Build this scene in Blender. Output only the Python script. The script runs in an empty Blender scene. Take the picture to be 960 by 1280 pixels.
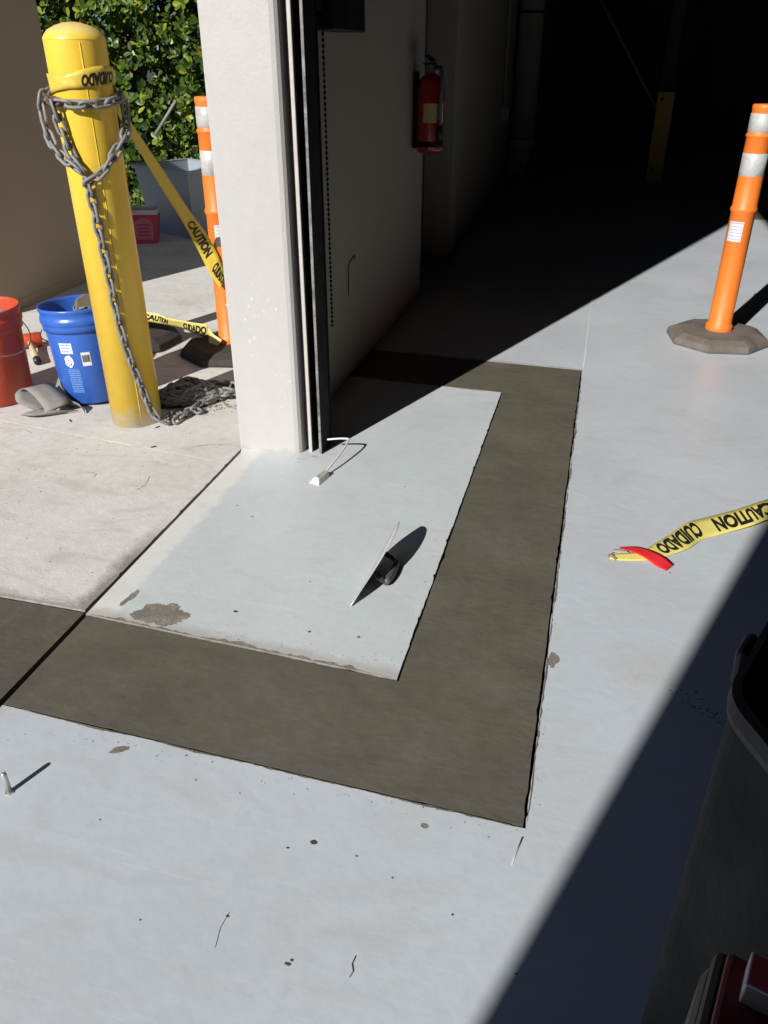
import bpy, math, random
from mathutils import Vector, Matrix, noise
R = math.radians
random.seed(7)
scene = bpy.context.scene
COL = scene.collection

# ------------------------------------------------------------------ camera
cam_d = bpy.data.cameras.new('camera')
cam_d.sensor_fit = 'VERTICAL'
cam_d.sensor_height = 36.0
cam_d.lens = 36.0 * 993.0 / 1280.0
cam_d.clip_start = 0.02
cam_d.clip_end = 2000.0
cam = bpy.data.objects.new('camera', cam_d)
COL.objects.link(cam)
cam.location = (0, 0, 1.2)
cam.rotation_euler = (R(90 - 29.85), 0, R(14.5))
scene.camera = cam

# ------------------------------------------------------------------ light
SUN_EL, SHADOW_AZ = R(31.0), R(69.4)          # shadows run towards SHADOW_AZ (from +X towards +Y)
world = bpy.data.worlds.new('World')
scene.world = world
world.use_nodes = True
wn = world.node_tree
wn.nodes.clear()
w_out = wn.nodes.new('ShaderNodeOutputWorld')
w_bg = wn.nodes.new('ShaderNodeBackground')
w_sky = wn.nodes.new('ShaderNodeTexSky')
w_sky.sky_type = 'NISHITA'
w_sky.sun_disc = False
w_sky.sun_elevation = SUN_EL
w_sky.sun_rotation = R(90) - (SHADOW_AZ + math.pi)
w_sky.altitude = 1200
w_sky.air_density = 0.5
w_sky.ozone_density = 3.0
w_sky.dust_density = 0.2
w_bg.inputs['Strength'].default_value = 0.05
wn.links.new(w_sky.outputs[0], w_bg.inputs[0])
wn.links.new(w_bg.outputs[0], w_out.inputs[0])

sun_d = bpy.data.lights.new('sun', 'SUN')
sun_d.energy = 5.0
sun_d.angle = R(0.53)
sun_d.color = (1.0, 0.955, 0.89)
sun = bpy.data.objects.new('sun', sun_d)
COL.objects.link(sun)
sd = Vector((math.cos(SHADOW_AZ) * math.cos(SUN_EL), math.sin(SHADOW_AZ) * math.cos(SUN_EL), -math.sin(SUN_EL)))
sun.rotation_euler = sd.to_track_quat('-Z', 'Y').to_euler()
sun.location = (-4, -8, 8)

scene.view_settings.view_transform = 'Standard'
scene.view_settings.look = 'None'
scene.view_settings.exposure = 0.36
scene.view_settings.gamma = 1.0
scene.view_settings.use_curve_mapping = False
scene.render.engine = 'CYCLES'
scene.cycles.max_bounces = 8
scene.cycles.diffuse_bounces = 3

# ------------------------------------------------------------------ helpers
def tag(o, label=None, cat=None, group=None, kind=None):
    if label: o['label'] = label
    if cat: o['category'] = cat
    if group: o['group'] = group
    if kind: o['kind'] = kind
    return o

def empty(name, loc=(0, 0, 0), rz=0.0):
    o = bpy.data.objects.new(name, None)
    o.empty_display_size = 0.05
    o.location = loc
    o.rotation_euler = (0, 0, rz)
    COL.objects.link(o)
    return o

class MB:
    """collects geometry, then links it as one mesh object"""
    def __init__(self):
        self.v, self.f, self.m, self.s = [], [], [], []
    def add(self, vs, fs, smooth=False, mi=0):
        b = len(self.v)
        self.v += [tuple(p) for p in vs]
        for f in fs:
            self.f.append(tuple(i + b for i in f)); self.s.append(smooth); self.m.append(mi)
        return self
    def box(self, x0, x1, y0, y1, z0, z1, mi=0):
        vs = [(x0, y0, z0), (x1, y0, z0), (x1, y1, z0), (x0, y1, z0), (x0, y0, z1), (x1, y0, z1), (x1, y1, z1), (x0, y1, z1)]
        return self.add(vs, [(3, 2, 1, 0), (4, 5, 6, 7), (0, 1, 5, 4), (1, 2, 6, 5), (2, 3, 7, 6), (3, 0, 4, 7)], False, mi)
    def lathe(self, prof, n=32, center=(0, 0, 0), smooth=True, cap0=True, cap1=True, mi=0, a0=0.0, mat=None):
        vs, fs = [], []
        for (r, z) in prof:
            for k in range(n):
                a = a0 + 2 * math.pi * k / n
                p = Vector((r * math.cos(a), r * math.sin(a), z))
                if mat is not None: p = mat @ p
                vs.append((p.x + center[0], p.y + center[1], p.z + center[2]))
        for i in range(len(prof) - 1):
            for k in range(n):
                j = (k + 1) % n
                fs.append((i * n + k, i * n + j, (i + 1) * n + j, (i + 1) * n + k))
        self.add(vs, fs, smooth, mi)
        b = len(self.v) - len(vs)
        if cap0: self.f.append(tuple(b + k for k in reversed(range(n)))); self.s.append(False); self.m.append(mi)
        if cap1: self.f.append(tuple(b + (len(prof) - 1) * n + k for k in range(n))); self.s.append(False); self.m.append(mi)
        return self
    def tube(self, pts, r, n=8, closed=False, smooth=True, mi=0):
        pts = [Vector(p) for p in pts]
        N = len(pts)
        rr = r if isinstance(r, (list, tuple)) else [r] * N
        vs, fs = [], []
        up = None
        for i in range(N):
            if closed: t = pts[(i + 1) % N] - pts[i - 1]
            else: t = pts[min(i + 1, N - 1)] - pts[max(i - 1, 0)]
            t.normalize()
            if up is None:
                up = Vector((0, 0, 1)) if abs(t.z) < 0.9 else Vector((1, 0, 0))
            s = t.cross(up); s.normalize(); up = s.cross(t)
            for k in range(n):
                a = 2 * math.pi * k / n
                vs.append(pts[i] + (s * math.cos(a) + up * math.sin(a)) * rr[i])
        M = N if closed else N - 1
        for i in range(M):
            for k in range(n):
                j = (k + 1) % n; i2 = (i + 1) % N
                fs.append((i * n + k, i * n + j, i2 * n + j, i2 * n + k))
        if not closed:
            fs.append(tuple(reversed(range(n)))); fs.append(tuple((N - 1) * n + k for k in range(n)))
        return self.add(vs, fs, smooth, mi)
    def prism(self, poly, z0, z1, inset=0.0, drop=0.0, mi=0, side=0):
        """polygon (counter-clockwise) extruded; top edge optionally chamfered by inset/drop"""
        n = len(poly)
        rings = [[(x, y, z0) for x, y in poly]]
        if inset > 0:
            rings.append([(x, y, z1 - drop) for x, y in poly])
            ins = []
            for i in range(n):
                p0, p1, p2 = Vector(poly[i - 1]), Vector(poly[i]), Vector(poly[(i + 1) % n])
                e1, e2 = (p1 - p0), (p2 - p1)
                n1 = Vector((-e1.y, e1.x)).normalized() if e1.length > 1e-9 else Vector((0, 0))
                n2 = Vector((-e2.y, e2.x)).normalized() if e2.length > 1e-9 else n1
                m = n1 + n2
                if m.length < 1e-6: m = n1
                m.normalize()
                q = p1 + m * inset
                ins.append((q.x, q.y, z1))
            rings.append(ins)
        else:
            rings.append([(x, y, z1) for x, y in poly])
        vs = [p for r_ in rings for p in r_]
        fs = []
        for k in range(len(rings) - 1):
            for i in range(n):
                j = (i + 1) % n
                fs.append((k * n + i, k * n + j, (k + 1) * n + j, (k + 1) * n + i))
        fs.append(tuple((len(rings) - 1) * n + i for i in range(n)))
        fs.append(tuple(reversed(range(n))))
        k0 = len(self.m)
        self.add(vs, fs, False, mi)
        if side:
            for i in range(n * (len(rings) - 1)): self.m[k0 + i] = side
        return self
    def mesh(self, name, mats):
        me = bpy.data.meshes.new(name)
        me.from_pydata(self.v, [], self.f)
        for m in (mats if isinstance(mats, (list, tuple)) else [mats]): me.materials.append(m)
        me.polygons.foreach_set('use_smooth', self.s)
        me.polygons.foreach_set('material_index', self.m)
        me.update()
        return me
    def build(self, name, mats, parent=None, bevel=0.0, seg=2, solid=0.0):
        o = bpy.data.objects.new(name, self.mesh(name, mats))
        COL.objects.link(o)
        if parent is not None: o.parent = parent
        if solid:
            md = o.modifiers.new('solid', 'SOLIDIFY'); md.thickness = solid; md.offset = 0
        if bevel:
            md = o.modifiers.new('bevel', 'BEVEL'); md.width = bevel; md.segments = seg; md.limit_method = 'ANGLE'; md.angle_limit = R(35)
        return o

def catmull(pts, per=8):
    pts = [Vector(p) for p in pts]
    out = []
    P = [pts[0] * 2 - pts[1]] + pts + [pts[-1] * 2 - pts[-2]]
    for i in range(1, len(P) - 2):
        a, b, c, d = P[i - 1], P[i], P[i + 1], P[i + 2]
        for k in range(per):
            t = k / per
            out.append(0.5 * ((2 * b) + (c - a) * t + (2 * a - 5 * b + 4 * c - d) * t * t + (3 * b - a - 3 * c + d) * t ** 3))
    out.append(pts[-1])
    return out

def resample(pts, step):
    out = [pts[0].copy()]
    acc = 0.0
    for a, b in zip(pts[:-1], pts[1:]):
        L = (b - a).length
        while acc + L >= step:
            t = (step - acc) / L
            a = a + (b - a) * t
            out.append(a.copy()); L = (b - a).length; acc = 0.0
        acc += L
    return out

def jitter_poly(corners, rough, step=0.012, amp=0.0016, seed=0):
    """walk round the corners; edges flagged rough are broken into small chipped steps"""
    out = []
    n = len(corners)
    rnd = random.Random(seed)
    for i in range(n):
        a, b = Vector(corners[i]), Vector(corners[(i + 1) % n])
        out.append((a.x, a.y))
        if not rough[i]: continue
        L = (b - a).length
        k = max(2, int(L / step))
        d = (b - a) / L
        nn = Vector((-d.y, d.x))
        for q in range(1, k):
            p = a + d * (L * q / k + rnd.uniform(-.2, .2) * step)
            w = noise.noise(Vector((p.x * 9, p.y * 9, seed))) * amp * 1.6 + noise.noise(Vector((p.x * 60, p.y * 60, seed + 5))) * amp
            if rnd.random() < 0.05: w += rnd.uniform(0.5, 3.0) * amp
            p = p + nn * w
            out.append((p.x, p.y))
    return out

# ------------------------------------------------------------------ materials
def mat(name, color, rough=0.6, metallic=0.0, var=0.12, scale=6.0, fine=60.0, bump=0.0, bump_scale=120.0,
        col2=None, spots=None, coat=0.0, spec=0.5, rvar=0.1):
    """base colour broken up by two noises, optional second colour in patches, optional spots, fine relief"""
    m = bpy.data.materials.new(name)
    m.use_nodes = True
    nt = m.node_tree
    b = nt.nodes['Principled BSDF']
    N, L = nt.nodes.new, nt.links.new
    tc = N('ShaderNodeNewGeometry')
    n1 = N('ShaderNodeTexNoise'); n1.inputs['Scale'].default_value = scale; n1.inputs['Detail'].default_value = 6
    n2 = N('ShaderNodeTexNoise'); n2.inputs['Scale'].default_value = fine; n2.inputs['Detail'].default_value = 4
    L(tc.outputs['Position'], n1.inputs['Vector']); L(tc.outputs['Position'], n2.inputs['Vector'])
    ad = N('ShaderNodeMath'); ad.operation = 'ADD'; L(n1.outputs[0], ad.inputs[0]); L(n2.outputs[0], ad.inputs[1])
    mr = N('ShaderNodeMapRange'); mr.inputs[1].default_value = 0.6; mr.inputs[2].default_value = 1.4
    mr.inputs[3].default_value = 1 - var; mr.inputs[4].default_value = 1 + var
    L(ad.outputs[0], mr.inputs[0])
    mx = N('ShaderNodeMix'); mx.data_type = 'RGBA'; mx.blend_type = 'MULTIPLY'; mx.inputs[0].default_value = 1.0
    mx.inputs[6].default_value = (*color, 1)
    if col2:
        n3 = N('ShaderNodeTexNoise'); n3.inputs['Scale'].default_value = scale * 0.7; n3.inputs['Detail'].default_value = 8; n3.inputs['Roughness'].default_value = 0.65
        L(tc.outputs['Position'], n3.inputs['Vector'])
        r3 = N('ShaderNodeMapRange'); r3.inputs[1].default_value = 0.48; r3.inputs[2].default_value = 0.66
        L(n3.outputs[0], r3.inputs[0])
        m3 = N('ShaderNodeMix'); m3.data_type = 'RGBA'; m3.inputs[6].default_value = (*color, 1); m3.inputs[7].default_value = (*col2, 1)
        L(r3.outputs[0], m3.inputs[0]); L(m3.outputs[2], mx.inputs[6])
    cb = N('ShaderNodeCombineColor')
    for k in range(3): L(mr.outputs[0], cb.inputs[k])
    L(cb.outputs[0], mx.inputs[7])
    last = mx.outputs[2]
    if spots:
        for (scol, sscale, thr) in spots:
            vo = N('ShaderNodeTexVoronoi'); vo.inputs['Scale'].default_value = sscale
            L(tc.outputs['Position'], vo.inputs['Vector'])
            no = N('ShaderNodeTexNoise'); no.inputs['Scale'].default_value = sscale * 0.31
            L(tc.outputs['Position'], no.inputs['Vector'])
            mu = N('ShaderNodeMath'); mu.operation = 'MULTIPLY'; L(no.outputs[0], mu.inputs[0]); mu.inputs[1].default_value = thr * 2
            sp = N('ShaderNodeMath'); sp.operation = 'LESS_THAN'; L(vo.outputs[0], sp.inputs[0]); 
            po = N('ShaderNodeMath'); po.operation = 'POWER'; L(mu.outputs[0], po.inputs[0]); po.inputs[1].default_value = 2.2
            L(po.outputs[0], sp.inputs[1])
            ms = N('ShaderNodeMix'); ms.data_type = 'RGBA'; L(sp.outputs[0], ms.inputs[0]); L(last, ms.inputs[6]); ms.inputs[7].default_value = (*scol, 1)
            last = ms.outputs[2]
    L(last, b.inputs['Base Color'])
    rr = N('ShaderNodeMapRange'); rr.inputs[1].default_value = 0.3; rr.inputs[2].default_value = 0.7
    rr.inputs[3].default_value = max(0.02, rough - rvar); rr.inputs[4].default_value = min(1, rough + rvar)
    L(n1.outputs[0], rr.inputs[0]); L(rr.outputs[0], b.inputs['Roughness'])
    b.inputs['Metallic'].default_value = metallic
    b.inputs['Specular IOR Level'].default_value = spec
    if coat: b.inputs['Coat Weight'].default_value = coat
    if bump:
        n4 = N('ShaderNodeTexNoise'); n4.inputs['Scale'].default_value = bump_scale; n4.inputs['Detail'].default_value = 6
        L(tc.outputs['Position'], n4.inputs['Vector'])
        bp = N('ShaderNodeBump'); bp.inputs['Strength'].default_value = 1.0; bp.inputs['Distance'].default_value = bump
        L(n4.outputs[0], bp.inputs['Height']); L(bp.outputs[0], b.inputs['Normal'])
    m['last'] = 0
    return m

def nodes_of(m):
    nt = m.node_tree
    return nt, nt.nodes['Principled BSDF'], nt.nodes.new, nt.links.new

def math_node(N, L, op, a, b=None, c=None, clamp=False):
    n = N('ShaderNodeMath'); n.operation = op; n.use_clamp = clamp
    for i, x in enumerate((a, b, c)):
        if x is None: continue
        if isinstance(x, (int, float)): n.inputs[i].default_value = x
        else: L(x, n.inputs[i])
    return n.outputs[0]

def overlay(m, color, mask_fn, rough=None):
    """put a second surface (wear, damp, dirt) over a material where mask_fn(x, y, noise) says"""
    nt, b, N, L = nodes_of(m)
    g = N('ShaderNodeNewGeometry'); s = N('ShaderNodeSeparateXYZ'); L(g.outputs['Position'], s.inputs[0])
    n1 = N('ShaderNodeTexNoise'); n1.inputs['Scale'].default_value = 14; n1.inputs['Detail'].default_value = 9; n1.inputs['Roughness'].default_value = 0.7
    L(g.outputs['Position'], n1.inputs['Vector'])
    M = lambda op, a, b_=None, clamp=False: math_node(N, L, op, a, b_, None, clamp)
    mask = mask_fn(M, s.outputs[0], s.outputs[1], n1.outputs[0], s.outputs[2])
    old = b.inputs['Base Color'].links[0].from_socket
    mx = N('ShaderNodeMix'); mx.data_type = 'RGBA'
    L(mask, mx.inputs[0]); L(old, mx.inputs[6]); mx.inputs[7].default_value = (*color, 1)
    L(mx.outputs[2], b.inputs['Base Color'])

M_ = {}
M_['floor'] = mat('floor_paint', (0.465, 0.51, 0.56), 0.42, var=0.05, scale=2.2, fine=26, bump=0.0006, bump_scale=45, rvar=0.09,
                  col2=(0.45, 0.485, 0.52), spots=[((0.62, 0.64, 0.64), 38, 0.075), ((0.17, 0.17, 0.16), 27, 0.055), ((0.3, 0.3, 0.29), 60, 0.1)])
M_['pad'] = mat('pad_paint', (0.49, 0.54, 0.565), 0.45, var=0.05, scale=2.6, fine=26, bump=0.0006, bump_scale=45, rvar=0.08,
                col2=(0.475, 0.515, 0.53), spots=[((0.62, 0.64, 0.64), 34, 0.07), ((0.16, 0.16, 0.15), 24, 0.055)])
M_['walk'] = mat('sidewalk_concrete', (0.565, 0.56, 0.54), 0.85, var=0.13, scale=2.2, fine=30, bump=0.0010, bump_scale=120,
                 col2=(0.50, 0.48, 0.45), spots=[((0.25, 0.23, 0.21), 34, 0.075), ((0.62, 0.60, 0.57), 33, 0.08), ((0.33, 0.31, 0.29), 95, 0.10)])
M_['fresh'] = mat('fresh_concrete', (0.106, 0.098, 0.077), 0.5, var=0.13, scale=5.0, fine=34, bump=0.0006, bump_scale=60, spec=0.3,
                  col2=(0.116, 0.107, 0.088), spots=[((0.24, 0.225, 0.195), 26, 0.07), ((0.07, 0.064, 0.055), 40, 0.08)])
M_['fresh_out'] = mat('fresh_concrete_outside', (0.092, 0.083, 0.067), 0.78, var=0.13, scale=5.0, fine=34, bump=0.001, bump_scale=60, col2=(0.106, 0.096, 0.08), spec=0.25)
M_['smear'] = mat('mortar_smear', (0.17, 0.155, 0.13), 0.9, var=0.25, scale=30, fine=160, bump=0.002, bump_scale=220, col2=(0.26, 0.24, 0.21))
M_['crust'] = mat('damp_mortar_crust', (0.115, 0.104, 0.084), 0.9, var=0.3, scale=40, fine=180, bump=0.002, bump_scale=240, col2=(0.19, 0.175, 0.15))
M_['soil'] = mat('dark_subgrade', (0.03, 0.027, 0.023), 0.95, var=0.3, scale=20, bump=0.004)
M_['ground'] = mat('dark_outer_ground', (0.055, 0.054, 0.053), 0.9, var=0.15, scale=1.0, bump=0.002)  # ground out of view, darkened to cut the bounce light
M_['post'] = mat('jamb_paint', (0.425, 0.418, 0.408), 0.5, var=0.035, scale=5, fine=40, bump=0.0006, bump_scale=110, spots=[((0.34, 0.32, 0.30), 25, 0.05)])
M_['innerwall'] = mat('interior_wall_paint', (0.41, 0.37, 0.32), 0.7, var=0.07, scale=2, fine=40, bump=0.0012, bump_scale=70)
M_['darkwall'] = mat('darkened_hall_paint', (0.10, 0.095, 0.09), 0.9, var=0.15, scale=1.5, bump=0.002)  # darkness of the deep hall and its recess put into the colour
M_['darkceil'] = mat('darkened_ceiling', (0.035, 0.035, 0.035), 0.95, var=0.15, scale=1.5)  # ceiling coloured dark so the hall stays black
M_['tanwall'] = mat('tan_stucco', (0.33, 0.275, 0.215), 0.9, var=0.07, scale=3, fine=80, bump=0.002, bump_scale=260)
M_['blacksteel'] = mat('black_steel', (0.012, 0.0115, 0.011), 0.7, spec=0.2, var=0.4, scale=20, fine=120, bump=0.0006, bump_scale=90, col2=(0.022, 0.021, 0.02))
M_['whitesteel'] = mat('white_guide_paint', (0.44, 0.42, 0.40), 0.5, var=0.1, scale=20, bump=0.0006, bump_scale=90, spots=[((0.14, 0.11, 0.09), 55, 0.13)])
M_['greysteel'] = mat('pale_grey_steel', (0.22, 0.215, 0.21), 0.45, 0.3, var=0.5, scale=18, fine=90, col2=(0.06, 0.058, 0.055))  # plain steel; on the outer flange its paleness stands for sunlight
M_['chain'] = mat('galvanised_chain', (0.20, 0.20, 0.205), 0.6, 0.15, var=0.35, scale=25, fine=120, bump=0.0004, bump_scale=300, col2=(0.19, 0.19, 0.19))
M_['rustchain'] = mat('rusty_chain', (0.13, 0.06, 0.04), 0.8, 0.2, var=0.4, scale=40, fine=160)
M_['yellow'] = mat('bollard_yellow', (0.76, 0.515, 0.05), 0.36, var=0.06, scale=5, fine=30, bump=0.0012, bump_scale=24, spots=[((0.14, 0.09, 0.04), 40, 0.10), ((0.62, 0.52, 0.25), 30, 0.09)])
M_['tape'] = mat('tape_yellow', (0.60, 0.45, 0.06), 0.35, var=0.10, scale=30, bump=0.0015, bump_scale=40)
M_['tapeold'] = mat('tape_faded', (0.62, 0.55, 0.16), 0.35, var=0.08, scale=24, bump=0.0015, bump_scale=35)
M_['ink'] = mat('black_ink', (0.015, 0.014, 0.013), 0.45, var=0.1)
M_['redtape'] = mat('red_tape', (0.62, 0.028, 0.035), 0.3, var=0.08, scale=20)
M_['whitefilm'] = mat('white_film', (0.6, 0.58, 0.56), 0.4, var=0.05)
M_['orange'] = mat('orange_plastic', (0.70, 0.17, 0.022), 0.5, var=0.06, scale=8, fine=60, bump=0.0004, bump_scale=60, spots=[((0.5, 0.2, 0.08), 60, 0.06)])
M_['reflect'] = mat('white_reflective_sheet', (0.42, 0.425, 0.43), 0.4, var=0.16, scale=22, fine=90, col2=(0.34, 0.335, 0.33))
M_['sticker'] = mat('sticker_white', (0.55, 0.54, 0.54), 0.5, var=0.04)
M_['rubber_dusty'] = mat('dusty_rubber', (0.135, 0.115, 0.10), 0.9, var=0.2, scale=12, fine=70, bump=0.002, bump_scale=90, col2=(0.085, 0.075, 0.068), spots=[((0.26, 0.25, 0.23), 60, 0.09)])
M_['rubber'] = mat('black_rubber', (0.035, 0.032, 0.032), 0.85, var=0.25, scale=12, bump=0.002, bump_scale=90)
M_['blue'] = mat('blue_bucket_plastic', (0.03, 0.115, 0.47), 0.38, var=0.06, scale=10, fine=60, spots=[((0.16, 0.26, 0.6), 55, 0.075)])
M_['redpl'] = mat('red_bucket_plastic', (0.47, 0.060, 0.022), 0.45, var=0.15, scale=9, fine=60, spots=[((0.55, 0.2, 0.14), 50, 0.075)])
M_['chipwhite'] = mat('bare_white_chip', (0.49, 0.485, 0.475), 0.6, var=0.04)
M_['labelwhite'] = mat('label_white', (0.62, 0.64, 0.66), 0.5, var=0.04)
M_['labelblue'] = mat('label_pale_blue', (0.16, 0.30, 0.62), 0.5, var=0.05)
M_['wire'] = mat('bail_wire', (0.40, 0.40, 0.40), 0.35, 0.8, var=0.1)
M_['darkwire'] = mat('dark_wire', (0.06, 0.06, 0.06), 0.4, 0.6, var=0.1)
M_['strip'] = mat('grey_rubber_sheet', (0.21, 0.20, 0.19), 0.7, var=0.15, scale=14, fine=90, bump=0.0008)
M_['tote'] = mat('tote_plastic', (0.27, 0.32, 0.37), 0.45, var=0.08, scale=6)
M_['pink'] = mat('pink_tub', (0.60, 0.06, 0.14), 0.45, var=0.08, scale=12)
M_['pinklabel'] = mat('pink_label', (0.62, 0.22, 0.28), 0.5, var=0.08)
M_['wood'] = mat('pale_wood', (0.48, 0.36, 0.22), 0.7, var=0.18, scale=12)
M_['brownpad'] = mat('brown_pad', (0.17, 0.14, 0.10), 0.9, var=0.2, scale=20)
M_['dirtygrey'] = mat('mortar_grey', (0.22, 0.215, 0.20), 0.9, var=0.25, scale=20, bump=0.001)
M_['steel'] = mat('trowel_steel', (0.62, 0.61, 0.58), 0.42, 0.35, var=0.08, scale=14, fine=60, spots=[((0.36, 0.34, 0.3), 60, 0.1)])
M_['gripwood'] = mat('trowel_grip', (0.085, 0.072, 0.066), 0.5, var=0.12, scale=20)
M_['grip2'] = mat('trowel_mount', (0.07, 0.066, 0.058), 0.4, 0.5, var=0.1)
M_['zinc'] = mat('zinc', (0.55, 0.56, 0.55), 0.35, 0.7, var=0.15, scale=40)
M_['alum'] = mat('white_aluminium', (0.60, 0.59, 0.57), 0.4, 0.2, var=0.15, scale=50, bump=0.0004)
M_['extred'] = mat('extinguisher_red', (0.36, 0.015, 0.018), 0.3, var=0.05, coat=0.4)
M_['extyellow'] = mat('extinguisher_label', (0.55, 0.42, 0.16), 0.5, var=0.15, scale=60)
M_['black'] = mat('black_plastic', (0.012, 0.012, 0.013), 0.5, var=0.2)
M_['hose'] = mat('grey_hose', (0.13, 0.125, 0.12), 0.6, var=0.1)
M_['pipe'] = mat('pipe_paint', (0.34, 0.31, 0.27), 0.6, var=0.08)
M_['guard'] = mat('guard_yellow', (0.75, 0.48, 0.10), 0.55, var=0.15, scale=6)
M_['bin'] = mat('grey_bin_plastic', (0.022, 0.023, 0.023), 0.75, spec=0.2, var=0.22, scale=14, fine=70, bump=0.0008, spots=[((0.04, 0.04, 0.04), 45, 0.1)])
M_['binrim'] = mat('dark_bin_rim', (0.012, 0.012, 0.013), 0.6, var=0.2)
M_['toolred'] = mat('toolbox_red', (0.16, 0.010, 0.012), 0.5, var=0.12)
M_['labelred'] = mat('label_red', (0.48, 0.05, 0.045), 0.45, var=0.1, scale=30)
M_['litter'] = mat('brown_litter', (0.17, 0.12, 0.085), 0.9, var=0.4, scale=60)
M_['crumb'] = mat('dark_crumb', (0.05, 0.045, 0.04), 0.9, var=0.3)
M_['bark'] = mat('hedge_bark', (0.10, 0.08, 0.06), 0.9, var=0.3, scale=20)
M_['leaf'] = None

# worn, unpainted concrete along the door line, on the pad and on the floor
def door_line_wear(M, x, y, n, z):
    w = M('ADD', M('MULTIPLY', M('SUBTRACT', n, 0.5), 0.10), -1.030)
    a = M('MULTIPLY', M('SUBTRACT', w, x), 45, True)
    return M('MULTIPLY', a, 0.8)
overlay(M_['pad'], (0.66, 0.655, 0.64), door_line_wear)
overlay(M_['floor'], (0.42, 0.39, 0.35), lambda M, x, y, n, z: M('MULTIPLY', M('MULTIPLY', M('SUBTRACT', M('ADD', M('MULTIPLY', M('SUBTRACT', n, 0.5), 0.10), -1.085), x), 45, True), 0.8))
# thin cement dust along the cut edges
overlay(M_['pad'], (0.33, 0.31, 0.28), lambda M, x, y, n, z: M('MULTIPLY', M('MULTIPLY', M('SUBTRACT', M('ADD', M('MULTIPLY', M('SUBTRACT', n, 0.5), 0.06), 1.341), M('ADD', y, M('MULTIPLY', x, 0.042))), 40, True), 0.6))
# grey-brown scuffs on the painted floor
def scuff(M, x, y, n, z):
    return M('MULTIPLY', M('MULTIPLY', M('SUBTRACT', n, 0.60), 7, True), 0.38)
overlay(M_['floor'], (0.33, 0.325, 0.31), scuff)
overlay(M_['pad'], (0.40, 0.41, 0.40), scuff)
def streaks(m, color, angle, sx, sy, lo, hi, amount, bump=0.0, dist=1.2):
    """long thin marks (scratches, trowel passes) in one direction"""
    nt, b, N, L = nodes_of(m)
    g = N('ShaderNodeNewGeometry'); mp = N('ShaderNodeMapping'); mp.inputs['Rotation'].default_value = (0, 0, angle); mp.inputs['Scale'].default_value = (sx, sy, 1)
    L(g.outputs['Position'], mp.inputs['Vector'])
    no = N('ShaderNodeTexNoise'); no.inputs['Scale'].default_value = 1.0; no.inputs['Detail'].default_value = 5; no.inputs['Distortion'].default_value = dist
    L(mp.outputs[0], no.inputs['Vector'])
    mr = N('ShaderNodeMapRange'); mr.inputs[1].default_value = lo; mr.inputs[2].default_value = hi; mr.inputs[4].default_value = amount
    L(no.outputs[0], mr.inputs[0])
    old = b.inputs['Base Color'].links[0].from_socket
    mx = N('ShaderNodeMix'); mx.data_type = 'RGBA'; L(mr.outputs[0], mx.inputs[0]); L(old, mx.inputs[6]); mx.inputs[7].default_value = (*color, 1)
    L(mx.outputs[2], b.inputs['Base Color'])
    if bump:
        bp_ = N('ShaderNodeBump'); bp_.inputs['Distance'].default_value = bump; L(no.outputs[0], bp_.inputs['Height'])
        if b.inputs['Normal'].links: L(b.inputs['Normal'].links[0].from_socket, bp_.inputs['Normal'])
        L(bp_.outputs[0], b.inputs['Normal'])
for k_, (an, sx, sy) in enumerate(((R(20), 3, 120), (R(-48), 4, 150), (R(78), 2.5, 110))):
    streaks(M_['floor'], (0.60, 0.63, 0.65), an, sx, sy, .66, .74, .30)
    streaks(M_['pad'], (0.64, 0.67, 0.67), an + .4, sx, sy, .66, .74, .30)
streaks(M_['floor'], (0.40, 0.405, 0.40), R(35), 2.2, 4.0, .55, .78, .45, 0.0, 2.5)
streaks(M_['pad'], (0.42, 0.43, 0.42), R(60), 2.4, 5.0, .56, .80, .5, 0.0, 2.5)
for mname in ('fresh', 'fresh_out'):
    streaks(M_[mname], (0.14, 0.128, 0.104), R(24), 7, 16, .56, .76, .30, 0.0006, 3.5)
    streaks(M_[mname], (0.13, 0.118, 0.095), R(-50), 9, 26, .60, .74, .28, 0.0005, 3.0)
    streaks(M_[mname], (0.065, 0.058, 0.045), R(40), 2.0, 3.0, .50, .72, .4, 0.0, 2.0)
    streaks(M_[mname], (0.19, 0.175, 0.15), R(10), 22, 30, .70, .76, .5, 0.0008, 1.0)
streaks(M_['walk'], (0.36, 0.335, 0.30), R(15), 2.2, 6.0, .54, .74, .5, 0.0, 2.2)
streaks(M_['walk'], (0.66, 0.65, 0.62), R(65), 5, 14, .60, .75, .5, 0.0, 2.0)
streaks(M_['yellow'], (0.62, 0.42, 0.08), R(10), 30, 3, .60, .72, .5, 0.0, 1.5)
overlay(M_['floor'], (0.40, 0.37, 0.33), lambda M, x, y, n, z: M('MULTIPLY', M('SUBTRACT', M('MULTIPLY', n, 1.5), M('ADD', M('POWER', M('ABSOLUTE', M('MULTIPLY', M('SUBTRACT', x, .24), 6.0)), 2), M('POWER', M('ABSOLUTE', M('MULTIPLY', M('SUBTRACT', y, 1.50), 9.0)), 2)), True), 0.35))
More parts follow.
